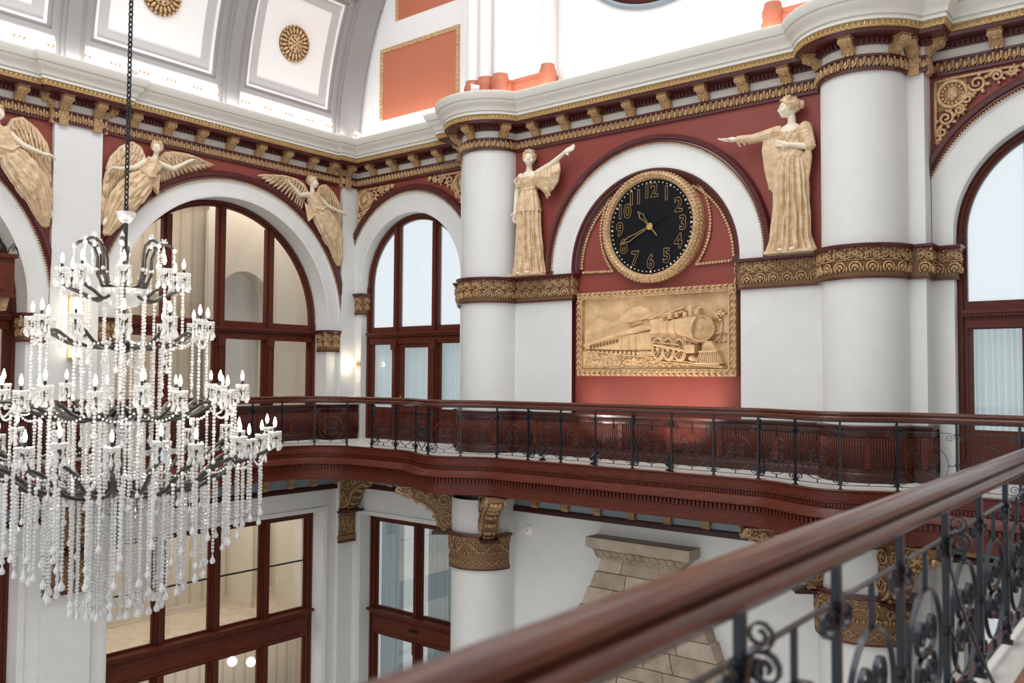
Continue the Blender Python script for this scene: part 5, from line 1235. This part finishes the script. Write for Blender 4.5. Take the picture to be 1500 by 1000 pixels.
# ---------------------------------------------------------------- ceiling rosettes
def rosette(y, a_deg, label):
    a = radians(a_deg); R0 = VR-.0; p = (XC+R0*cos(a), y, VZ+R0*sin(a)); Z = Vector((-cos(a), 0, -sin(a))); X = Vector((0, 1, 0)); Yv = Z.cross(X)
    M = Matrix(((X.x, Yv.x, Z.x, p[0]), (X.y, Yv.y, Z.y, p[1]), (X.z, Yv.z, Z.z, p[2]), (0, 0, 0, 1)))
    t = tag(empty('ceiling_rosette', M), label, 'rosette', 'gilded coffer rosettes')
    mb = MB(); mb.lathe([(0, .05), (.2, .05), (.22, .03), (.36, .03), (.38, .05), (.41, .05), (.43, .02), (.43, 0)], 36); obj('disc', mb, M_['golde'], t, M=M, auto=40)
    mb = MB()
    for i in range(20): q = 2*pi*i/20; mb.ball((.30*cos(q), .30*sin(q), .05), (.085, .036, .04), 8, 5, Matrix.Rotation(q, 3, 'Z'))
    for i in range(24): q = 2*pi*i/24; mb.ball((.405*cos(q), .405*sin(q), .055), (.035, .035, .02), 6, 4)
    obj('outer_petals', mb, M_['gold'], t, M=M, smooth=True)
    mb = MB()
    for r, n, s in ((.14, 9, .06), (.08, 6, .045)):
        for i in range(n): q = 2*pi*i/n+r*9; mb.ball((r*cos(q), r*sin(q), .08+.03*(r < .1)), (s*1.2, s*.8, .035), 7, 5, Matrix.Rotation(q, 3, 'Z'))
    mb.ball((0, 0, .12), .04, 8, 6); mb.tube([(.2*cos(2*pi*i/24), .2*sin(2*pi*i/24), .06) for i in range(24)], .02, 5, closed=True); obj('flower', mb, M_['gold'], t, M=M, smooth=True)
for i, (y, a) in enumerate(rosM):
    if a > 160: rosette(y, a, ['gilded ceiling rosette in the coffer nearest the corner', 'gilded ceiling rosette cut by the top edge, behind the chandelier chain', 'gilded ceiling rosette in a grey left coffer', 'gilded ceiling rosette in the coffer farthest left'][i//2])
# ================================================================ carved brackets, capitals and the stone hood of the lower hall
def bracket(M, scale, label, L=1.30, H=.98):
    """scrolled console: local x outwards, z up (0 = top), thickness along y; tail tip at x=L"""
    t = tag(empty('scroll_bracket', M), label, 'bracket')
    low = [(0, -H), (.10, -H+.0), (.22, -H+.02), (.33, -H+.10), (.40, -H+.22), (.46, -.60*H), (.60, -.47*H), (.80, -.36*H), (1.0, -.27*H), (.80*L, -.22*H), (.90*L, -.20*H), (.97*L, -.16*H), (L, -.09*H), (.985*L, -.02*H), (.93*L, 0), (0, 0)]
    th = .17; n = len(low); mb = MB()
    mb.add([(x, -th, z) for x, z in low]+[(x, th, z) for x, z in low], [(i, (i+1) % n, n+(i+1) % n, n+i) for i in range(n)]+[tuple(range(n-1, -1, -1)), tuple(range(n, 2*n))]); obj('console', mb, M_['golde'], t, M=M)
    mb = MB(); ins = inset(low, .03)
    for s in (-1, 1):
        y = s*(th+.008); mb.tube([(x, y, z) for x, z in ins], .022, 5, closed=True)
        for cx, cz, r, a, q in ((.18, -H*.72, .155, pi/2, 1), (.22, -.30*H, .16, -pi/2, -1), (.52, -.24*H, .12, pi, 1), (.76, -.19*H, .09, pi, -1), (.955*L, -.10*H, .075, pi, -1), (.98, -.13*H, .065, pi, 1)):
            sp = spiral((cx, cz), r, r*.12, a, 1.9, 26, q); mb.tube([(x, y+s*.012, z) for x, z in sp], [.022-.008*i/26 for i in range(27)], 5)
            for k in range(5): b = a+q*(.6+1.1*k); mb.ball((cx+r*.62*cos(b), y, cz+r*.62*sin(b)), (.04, .02, .02), 6, 4, Matrix.Rotation(-b, 3, 'Y'))
        for k in range(26): u_ = random.random(); x = .06+u_*(L-.2); zz = -random.uniform(.08, max(.1, .8*(H*(.95 if x < .4 else .42-.2*(x-.4))))); mb.ball((x, y, zz), (.045, .018, .016), 6, 4, Matrix.Rotation(random.uniform(-1, 1), 3, 'Y'))
    # leafy front
    for k in range(9): x, z = lerp_path(low[:-2], .05+.1*k); mb.ball((x+.02, 0, z-.01), (.06, .11, .05), 7, 5); mb.ball((x+.03, .09, z), (.05, .04, .05), 6, 4); mb.ball((x+.03, -.09, z), (.05, .04, .05), 6, 4)
    obj('carved_scrolls', mb, M_['bronze'], t, M=M, smooth=True)
    mb = MB(); mb.box(-.02, .5, -th-.03, th+.03, -H-.06, -H); obj('foot', mb, M_['woodd'], t, M=M); return t
for c, nm in ((C1, 'left'), (C2, 'right')):
    for ang, side in ((213, 'pointing to the left'), (-42, 'facing the camera')):
        a = radians(ang); bracket(T3(c+.62*cos(a), YC-.22+.62*sin(a), -.79) @ RZ(a), 1, 'carved gilt scroll bracket under the gallery on the %s column, %s' % (nm, side))
def square_capital(yc, half, M, label):
    t = tag(empty('pilaster_capital', M), label, 'capital')
    mb = MB(); mb.box(-half, half, -.74, -.02, 0, .10); mb.box(-half-.03, half+.03, -.70, -.60, .0, .13); obj('block', mb, M_['golde'], t, M=M)
    mb = MB(); mb.box(-half-.05, half+.05, -.03, .03, 0, .17); mb.box(-half-.03, half+.03, -.78, -.74, 0, .13); obj('moulding', mb, M_['burg'], t, M=M)
    mb = MB()
    for s in (-1, 1):
        sp = spiral((s*half*.5, -.25), .13, .015, pi/2, 1.8, 24, s); mb.tube([(x, y, .11) for x, y in sp], .018, 5); mb.tube([(s*half*.9, -.08, .11), (s*half*.4, -.42, .12), (0, -.55, .11)], .018, 5)
        mb.tube([(s*(half+.012), -.10, .02), (s*(half+.012), -.3, .06), (s*(half+.012), -.5, .03)], .02, 5)
    for k in range(20): mb.ball((random.uniform(-half*.8, half*.8), random.uniform(-.55, -.1), .105), (.04, .018, .02), 6, 4, Matrix.Rotation(random.uniform(0, 3), 3, 'Z'))
    for k in range(6): mb.tube([(-half+half*2*(k+.5)/6+.045*cos(2*pi*i/10), -.65+.035*sin(2*pi*i/10), .135) for i in range(10)], .01, 4, closed=True)
    obj('carving', mb, M_['bronze'], t, M=M, smooth=True)
bracket(T3(XA+PIL, 15.03, -.79), 1, 'carved gilt scroll bracket under the gallery in the corner', 1.15, .98)
square_capital(15.04, .23, FA(15.04, -1.87, XA+PIL), 'carved gilt capital on the lower corner pilaster')
bracket(T3(XA+PIL, 8.025, -.79), 1, 'carved gilt scroll bracket behind the hanging crystals', 1.0, .98)
square_capital(8.025, .46, FA(8.025, -1.87, XA+PIL), 'carved gilt capital behind the hanging crystals')
# stone fireplace hood: corbelled courses of separate stones, carved shelf on top
hood = tag(empty('fireplace_hood', T3(-8.55, YC, ZB)), 'tapering tan sandstone fireplace hood with carved shelf below the gallery', 'fireplace')
HB = FB(-8.58, 0, YC)
mb = MB(); mb.box(-1.13, 1.13, -1.70, -1.52, .0, .44); mb.box(-1.10, 1.10, -1.73, -1.70, 0, .42); obj('shelf', mb, M_['stone2'], hood, M=HB)
mb = MB(); mb.prism([(-.86, -1.92), (.86, -1.92), (1.05, -1.73), (-1.05, -1.73)], .0, .36); sh = obj('carved_underside', mb, M_['stone'], hood, M=HB)
mb = MB()
for k in range(11): x = -.86+.172*k; mb.tube([(x+.085*cos(2*pi*i/12), -1.82+.06*sin(2*pi*i/12), .37) for i in range(12)], .016, 5, closed=True); mb.ball((x+.086, -1.82, .37), (.03, .03, .02), 6, 4); mb.ball((x, -1.9, .365), (.05, .02, .02), 6, 4)
obj('leaf_carving', mb, M_['stone'], sh, M=HB, smooth=True)
z = -1.92; k = 0; rnd = random.Random(8)
while z > -5.4:
    h = .27+.05*(k % 3); hw0 = .86+(-1.92-z)*.52; hw1 = .86+(-1.92-z+h)*.52; stp = .05; dpt = .30+.012*k
    n = 3+k//3; cuts = [-1]+sorted(max(-.85, min(.85, -1+2*(i+rnd.uniform(.75, 1.25))/n)) for i in range(n-1))+[1]
    for i in range(n):
        a, b = cuts[i], cuts[i+1]; g = .006
        L0, R0 = a*hw0, b*hw0; L1, R1 = a*(hw1-(stp if i == 0 else 0)), b*(hw1-(stp if i == n-1 else 0))
        mb = MB(); d = dpt+rnd.uniform(-.012, .012); mb.prism([(L1+g, z-h+g), (R1-g, z-h+g), (R0-g, z-g), (L0+g, z-g)], 0, d, True, .008); obj('stone', mb, M_['stone'] if rnd.random() < .55 else M_['stone2'], hood, M=HB)
    z -= h; k += 1
mb = MB(); mb.prism([(-2.6, -5.4), (2.6, -5.4), (.83, -1.93), (-.83, -1.93)], 0, .26); obj('mortar_core', mb, M_['stone'], hood, M=HB)
mb = MB(); mb.box(-2.2, 2.2, ZB, -5.4, 0, .3); obj('jambs', mb, M_['stone'], hood, M=HB)
# small round disc on the lower wall
M = FB(-11.47, -1.65, YC); t = tag(empty('smoke_detector', M), 'small white round detector on the lower wall right of the column', 'detector')
mb = MB(); mb.lathe([(0, .05), (.05, .05), (.07, .03), (.11, .025), (.12, 0)], 24); obj('body', mb, M_['vaultw'], t, M=M, auto=40); mb = MB(); mb.lathe([(0, .062), (.02, .06), (.025, .05)], 12); obj('sensor', mb, M_['greyl'], t, M=M)
# ---------------------------------------------------------------- lamps
def globe_sconce():
    M = FB(-17.40, 1.93, YS); t = tag(empty('globe_sconce', M), 'small brass globe sconce glowing in the corner by the window', 'sconce')
    mb = MB(); mb.lathe([(0, 0), (.07, 0), (.07, .02), (.02, .03), (.015, .12), (.04, .13), (.045, .15)], 18); obj('plate', mb, M_['brass'], t, M=M, auto=40)
    mb = MB(); mb.ball((0, 0, .20), .075, 14, 10); obj('globe', mb, M_['globe'], t, M=M, smooth=True)
    l = bpy.data.lights.new('sconce_glow', 'POINT'); l.energy = 9; l.color = (1, .82, .58); l.shadow_soft_size = .06; o = bpy.data.objects.new('sconce_glow', l); COL.objects.link(o); o.parent = t; o.matrix_basis = parent_world(t).inverted() @ M @ T3(-.02, 0, .30)
    mb = MB(); mb.box(-.04, .04, -.06, .06, 0, .02); p = obj('switch_plate', mb, M_['vaultw'], None, M=FB(-17.40, 1.50, YS)); tag(p, 'white switch plate under the globe sconce', 'switch')
globe_sconce()
def lantern():
    M = FA(7.99, 1.9, XA+PIL); t = tag(empty('lantern_sconce', M), 'tall glowing glass wall lantern on the white pier behind the chandelier', 'sconce')
    mb = MB(); mb.box(-.09, .09, .0, 1.25, 0, .03); mb.box(-.05, .05, .5, .7, .03, .1); obj('backplate', mb, M_['brass'], t, M=M)
    for k, (a, b) in enumerate(((.05, .36), (.42, .86), (.92, 1.22))): mb = MB(); mb.lathe([(0, a), (.10, a), (.10, b), (0, b)], 18, (0, 0, .16), 'y'); obj('glass_tube', mb, M_['lantern'], t, M=M, auto=40)
    mb = MB()
    for y in (.03, .39, .89, 1.24): mb.lathe([(0, y-.02), (.115, y-.02), (.115, y+.02), (0, y+.02)], 18, (0, 0, .16), 'y')
    obj('collars', mb, M_['brass'], t, M=M, auto=40)
lantern()
# globe pendant in the lobby room seen through the lower window
M = T3(-19.3, 13.1, -5.35); t = tag(empty('globe_pendant', M), 'brass pendant lamp with white globes seen through the lower left window', 'pendant lamp')
mb = MB(); mb.tube([(0, 0, .8), (0, 0, .1)], .015, 6)
GL = [(-.32, .15, -.05), (.05, -.2, -.18), (.30, .15, .18), (.12, .30, -.30), (-.15, -.30, .12), (.0, .1, .3)]
for p in GL: mb.tube([(0, 0, .15), (p[0]*.5, p[1]*.5, .15), (p[0], p[1], .15 if p[2] < .1 else p[2]), p], .012, 5)
obj('brass_arms', mb, M_['brass'], t, M=M, smooth=True)
for p in GL: mb = MB(); mb.ball(p, .12, 14, 10); obj('globe', mb, M_['globe'], t, M=M, smooth=True)
# small white flood lamps standing on the cornice
def flood(x, y, a, label):
    t = tag(empty('flood_lamp', T3(x, y, Z0+1.10)), label, 'lamp', 'lamps on the cornice'); M = T3(x, y, Z0+1.10) @ RZ(a)
    mb = MB(); mb.box(-.05, .05, -.05, .05, 0, .02); mb.box(-.015, .015, -.015, .015, .02, .10); obj('stand', mb, M_['vaultw'], t, M=M)
    mb = MB(); mb.lathe([(0, -.09), (.055, -.09), (.06, .02), (.085, .09), (.07, .09)], 14, (0, 0, .16), 'y'); obj('shade', mb, M_['vaultw'], t, M=M, auto=40)
flood(-12.3, 14.0, 2.4, 'small white lamp on the cornice above the left column'); flood(-17.2, 8.9, .4, 'small white lamp on the cornice left of the chain'); flood(-17.1, 14.85, .6, 'small white lamp on the cornice in the corner')
# timber balconette with iron cresting at the left edge
M = FA(6.55, 2.8, XA); t = tag(empty('timber_balconette', M), 'dark wooden oriel box with iron cresting at the left picture edge', 'balconette')
mb = MB(); mb.box(-.9, .22, .28, .95, 0, .42); mb.box(-.95, .26, .95, 1.02, 0, .48); mb.box(-.93, .24, .22, .28, 0, .45); mb.box(-.4, .1, .36, .86, .42, .44); obj('box', mb, M_['wood'], t, M=M)
mb = MB(); mb.prism([(-.8, -.02), (.12, -.02), (.18, .22), (-.86, .22)], 0, .34); mb.tube([(x, y, .35) for x, y in spiral((.02, .10), .09, .015, pi/2, 1.6, 20, 1)], .018, 5); obj('gilt_console', mb, M_['goldd'], t, M=M)
mb = MB()
for k in range(6): x = -.85+.19*k; mb.tube([(x+px, 1.02+py, .40) for px, py in [(0, 0), (.03, .12), (.10, .2), (.16, .12), (.19, 0)]], .012, 5); mb.tube([(x+.095+qx, 1.12+qy, .40) for qx, qy in spiral((0, 0), .05, .01, 0, 1.4, 12)], .009, 4)
obj('iron_cresting', mb, M_['iron'], t, M=M)
# ================================================================ crystal chandelier
CX, CY = -8.5, 4.37
CHM = T3(CX, CY, 0)
ch = tag(empty('chandelier', CHM), 'huge four-tier crystal chandelier with candle bulbs hanging on a black chain at left', 'chandelier')
mb = MB(); z = 3.30; k = 0
while z < 16.4:
    M = T3(0, 0, z) @ RZ(pi/2*(k % 2)+.4); L = MB(); L.tube([(.020*cos(2*pi*i/10), 0, .036*sin(2*pi*i/10)) for i in range(10)], .0085, 5, closed=True); mb.xf(M, L); z += .052; k += 1
obj('chain', mb, M_['iron'], ch, M=CHM, smooth=True)
mb = MB(); mb.lathe([(.0, 3.30), (.025, 3.30), (.025, 3.24), (.022, 3.2), (.022, 2.5), (.03, 2.48), (.03, 2.3), (.022, 2.25), (.022, -.1), (.0, -.12)], 14); obj('stem', mb, M_['nickel'], ch, M=CHM, auto=40)
mb = MB(); mb.lathe([(.02, 3.14), (.05, 3.15), (.08, 3.19), (.095, 3.25), (.09, 3.25), (.03, 3.17)], 18); obj('canopy_bowl', mb, M_['crystal'], ch, M=CHM, auto=40)
mb = MB(); mb.lathe([(.03, 2.28), (.12, 2.30), (.20, 2.37), (.245, 2.47), (.235, 2.47), (.19, 2.39), (.11, 2.32), (.03, 2.31)], 26); bo = obj('glass_bowl', mb, M_['crystal'], ch, M=CHM, auto=40)
mb = MB()
for i in range(20): a = 2*pi*i/20; mb.ball((.215*cos(a), .215*sin(a), 2.42), .018, 6, 4)
for i in range(14): a = 2*pi*i/14; mb.ball((.15*cos(a), .15*sin(a), 2.34), .018, 6, 4)
obj('bowl_studs', mb, M_['crystal'], bo, M=CHM)['kind'] = 'stuff'
for z0, r in ((1.90, .10), (1.24, .11), (.52, .13)):
    mb = MB(); mb.lathe([(.02, z0-.07), (r*.6, z0-.06), (r, z0-.03), (r, z0+.03), (r*.7, z0+.05), (.02, z0+.07)], 20)
    for i in range(10): a = 2*pi*i/10; mb.box(r*cos(a)-.015, r*cos(a)+.015, r*sin(a)-.015, r*sin(a)+.015, z0-.04, z0+.04)
    obj('hub', mb, M_['iron'], ch, M=CHM, auto=40)
def drop_mesh(h=.10, r=.028, n=7):
    mb = MB(); mb.lathe([(0, 0), (r*.25, -.008), (r*.35, -h*.3), (r, -h*.68), (r*.75, -h*.92), (0, -h)], n); mb.ball((0, 0, .012), .010, 5, 3); return mb.mesh('crystal_drop')
DROP = [drop_mesh(.10, .028), drop_mesh(.075, .02), drop_mesh(.12, .034)]
def bead_mesh(L, step=.034, r=.0165):
    mb = MB(); n = max(2, int(L/step))
    for i in range(n): q = r*(1.0 if i % 7 else 1.25); mb.ball((0, 0, -(i+.5)*L/n), (q, q, q), 6, 4)
    return mb.mesh('bead_strand')
BEADS = {}
def strand(x, y, z0, L, parent=ch, drop=0, rnd=random.Random(4)):
    L = round(L/.08)*.08
    if L not in BEADS: BEADS[L] = bead_mesh(L)
    M = CHM @ T3(x, y, z0) @ RZ(rnd.uniform(0, 3)); o = obj('bead_strand', BEADS[L], M_['crystal'], ch, M=M)
    obj('crystal_drop', DROP[drop], M_['crystal'], o, M=M @ T3(0, 0, -L-.012)); return o
# candle holder meshes, shared by every arm
mb = MB(); mb.lathe([(0, -.035), (.02, -.03), (.03, -.01), (.058, .0), (.064, .018), (.058, .018), (.02, .004), (0, .004)], 16)
for i in range(16): a = 2*pi*i/16; mb.ball((.061*cos(a), .061*sin(a), .012), (.012, .012, .014), 5, 3)
BOB = set_smooth(mb.mesh('bobeche'), 50)
mb = MB(); mb.lathe([(.0, .0), (.013, .0), (.013, .06), (.010, .066), (0, .066)], 10); CAND = mb.mesh('candle_sleeve')
mb = MB(); mb.lathe([(.0, .064), (.008, .066), (.015, .085), (.0175, .105), (.014, .13), (.007, .152), (.002, .168), (0, .17)], 10); BULB = set_smooth(mb.mesh('flame_bulb'), 80)
mb = MB()
for i in range(8):
    a = 2*pi*i/8; c_, s_ = cos(a)*.062, sin(a)*.062
    for q in range(4 if i % 2 else 3): mb.ball((c_, s_, -.012-.024*q), .0105, 5, 3)
    mb.lathe([(0, 0), (.006, -.006), (.009, -.02), (.020, -.052), (.015, -.068), (0, -.074)], 6, (c_, s_, -.10 if i % 2 else -.075))
for i in range(5): a = 2*pi*i/5; mb.lathe([(0, 0), (.008, -.02), (.018, -.05), (0, -.07)], 6, (.03*cos(a), .03*sin(a), -.05))
FRINGE = mb.mesh('crystal_fringe')
def arm(a, pts, r=.017):
    """one arm in the vertical plane at angle a, with its candle"""
    R = CHM @ RZ(a); mb = MB(); P = [Vector((x, 0, z)) for x, z in pts]; fine = []
    for i in range(len(P)-1):
        p0 = P[max(i-1, 0)]; p1 = P[i]; p2 = P[i+1]; p3 = P[min(i+2, len(P)-1)]
        for k in range(5): t = k/5; fine.append(.5*((2*p1)+(p2-p0)*t+(2*p0-5*p1+4*p2-p3)*t*t+(3*p1-p0-3*p2+p3)*t**3))
    fine.append(P[-1]); mb.tube(fine, r, 6); o = obj('arm', mb, M_['nickel'], ch, M=R, smooth=True)
    E = R @ T3(pts[-1][0], 0, pts[-1][1]+.03)
    obj('bobeche', BOB, M_['crystal'], o, M=E); obj('candle_sleeve', CAND, M_['iron'], o, M=E); obj('flame_bulb', BULB, M_['bulb'], o, M=E); obj('crystal_fringe', FRINGE, M_['crystal'], o, M=E)
    l = bpy.data.lights.new('candle_light', 'POINT'); l.energy = 3.2; l.color = (1, .9, .76); l.shadow_soft_size = .03; q = bpy.data.objects.new('candle_light', l); COL.objects.link(q); q.parent = o; q.matrix_basis = parent_world(o).inverted() @ E @ T3(0, 0, .21)
    return o
tiers = [(9, .56, 2.60, [(.16, 2.42), (.28, 2.36), (.40, 2.42), (.50, 2.46), (.55, 2.50), (.56, 2.60)], .3),
         (12, .80, 2.12, [(.08, 1.92), (.25, 1.88), (.50, 1.93), (.66, 2.03), (.77, 2.02), (.80, 2.12)], .1),
         (18, 1.10, 1.42, [(.09, 1.26), (.35, 1.17), (.70, 1.20), (.92, 1.31), (1.06, 1.32), (1.10, 1.42)], .05),
         (24, 1.43, .95, [(.10, .55), (.40, .44), (.85, .52), (1.15, .72), (1.37, .82), (1.43, .95)], .0)]
for n, r, zc_, pts, ph in tiers:
    for i in range(n):
        j = .05*((i % 2)*2-1) if n > 12 else 0
        arm(2*pi*(i+ph)/n, [(x*(1+j*(x/r)), z+(.05 if (i % 2 and n > 12) else 0)*(x/r)) for x, z in pts], .018 if n < 20 else .02)
# scrolled plume arms over the bowl, ending in crystals
for i in range(8):
    a = 2*pi*(i+.3)/8; R = CHM @ RZ(a); L = [(.10, 2.48), (.20, 2.50), (.245, 2.62), (.25, 2.78), (.29, 2.90), (.36, 2.945), (.42, 2.93), (.455, 2.89)]
    mb = MB(); mb.tube([(x, 0, z) for x, z in L], [.016, .018, .018, .018, .018, .017, .016, .012], 7); o = obj('plume_arm', mb, M_['nickel'], ch, M=R, smooth=True)
    mb = MB(); mb.ball((.462, 0, 2.885), .024, 7, 5); mb.ball((.36, 0, 2.965), .022, 7, 5); mb.ball((.25, 0, 2.66), .024, 7, 5)
    for q in range(6): b = 2*pi*q/6; mb.ball((.36+.03*cos(b), .0, 2.965+.03*sin(b)), .012, 5, 3)
    for q in range(4): mb.ball((.462, 0, 2.855-.026*q), .011, 5, 3)
    obj('crystal_buttons', mb, M_['crystal'], o, M=R)['kind'] = 'stuff'; obj('crystal_drop', DROP[0], M_['crystal'], o, M=R @ T3(.462, 0, 2.75)); obj('crystal_drop', DROP[1], M_['crystal'], o, M=R @ T3(.36, 0, 2.93))
rs = random.Random(21)
def ring(n, r, z0, z1, dr=0, jit=.03, ph=0):
    for i in range(n):
        a = 2*pi*(i+ph)/n+rs.uniform(-.02, .02); L = z0-z1+rs.uniform(-jit, jit); strand(r*cos(a), r*sin(a), z0, L, drop=dr)
ring(10, .42, 2.38, 1.78, 0); ring(9, .56, 2.52, 1.95, 1, .05, .3)
ring(10, .17, 1.95, 1.18, 0); ring(14, .36, 1.90, 1.02, 0); ring(12, .80, 2.02, 1.42, 1, .06, .1)
ring(12, .22, 1.22, .5, 0); ring(16, .45, 1.16, .42, 0); ring(18, .72, 1.18, .5, 0); ring(18, 1.09, 1.33, .72, 1, .1, .05)
ring(18, .24, .50, -.62, 2, .02); ring(22, .42, .46, -.58, 2, .03); ring(22, .62, .46, -.40, 2, .05); ring(24, .82, .52, -.22, 2, .06); ring(26, 1.02, .62, -.06, 0, .07); ring(28, 1.18, .74, .10, 0, .08); ring(22, 1.36, .86, .22, 0, .1)
# garlands of beads swagged between neighbouring arms of the lower tiers
for n, r, zc_, dz in ((12, .78, 2.0, .10), (18, 1.07, 1.30, .10), (24, 1.40, .82, .09)):
    for i in range(n):
        a0 = 2*pi*i/n; a1 = 2*pi*(i+1)/n; mb = MB()
        for k in range(13):
            t = k/12; a = a0+(a1-a0)*t; mb.ball((r*cos(a), r*sin(a), zc_-dz*4*t*(1-t)), .012, 5, 3)
        obj('bead_swag', mb, M_['crystal'], ch, M=CHM)
# ================================================================ skylight glazing in the crown of the vault, cove lamp housings
sky = structure(empty('window_9', T3(XC, 5.6, VZ+VR)))
for i in range(7):
    a = radians(68+44*i/6); mb = MB(); mb.box(-.05, .05, -9.6, 9.6, -.06, .06); obj('glazing_bar', mb, M_['vaultw'], sky, M=T3(XC+(VR+.1)*cos(a), 5.6, VZ+(VR+.1)*sin(a)) @ Matrix.Rotation(pi/2-a, 4, 'Y'))
for k in range(11):
    mb = MB(); vault_patch(mb, -4+k*1.92, -3.9+k*1.92, 112, 68, VR+.05, VR+.15, 16); obj('glazing_rib', mb, M_['vaultw'], sky, M=Matrix.Identity(4))
for x, y, ang, L, where in ((-8.5, 14.6, 0, 7.0, 'above the clock'), (-15.6, 14.95, 0, 3.4, 'above the narrow left window'), (-1.5, 14.95, 0, 3.4, 'above the right window'), (-17.27, 9.2, pi/2, 11, 'along the left wall')):
    M = T3(x, y, 7.69) @ RZ(ang); t = tag(empty('cove_lamp', M), 'hidden strip lamp lying on the cornice %s' % where, 'lamp', 'cove strip lamps')
    mb = MB(); mb.box(-L/2, L/2, -.06, .06, .0, .02); mb.box(-L/2, L/2, -.06, -.05, .02, .06); mb.box(-L/2, L/2, .05, .06, .02, .06); obj('housing', mb, M_['vaultw'], t, M=M)
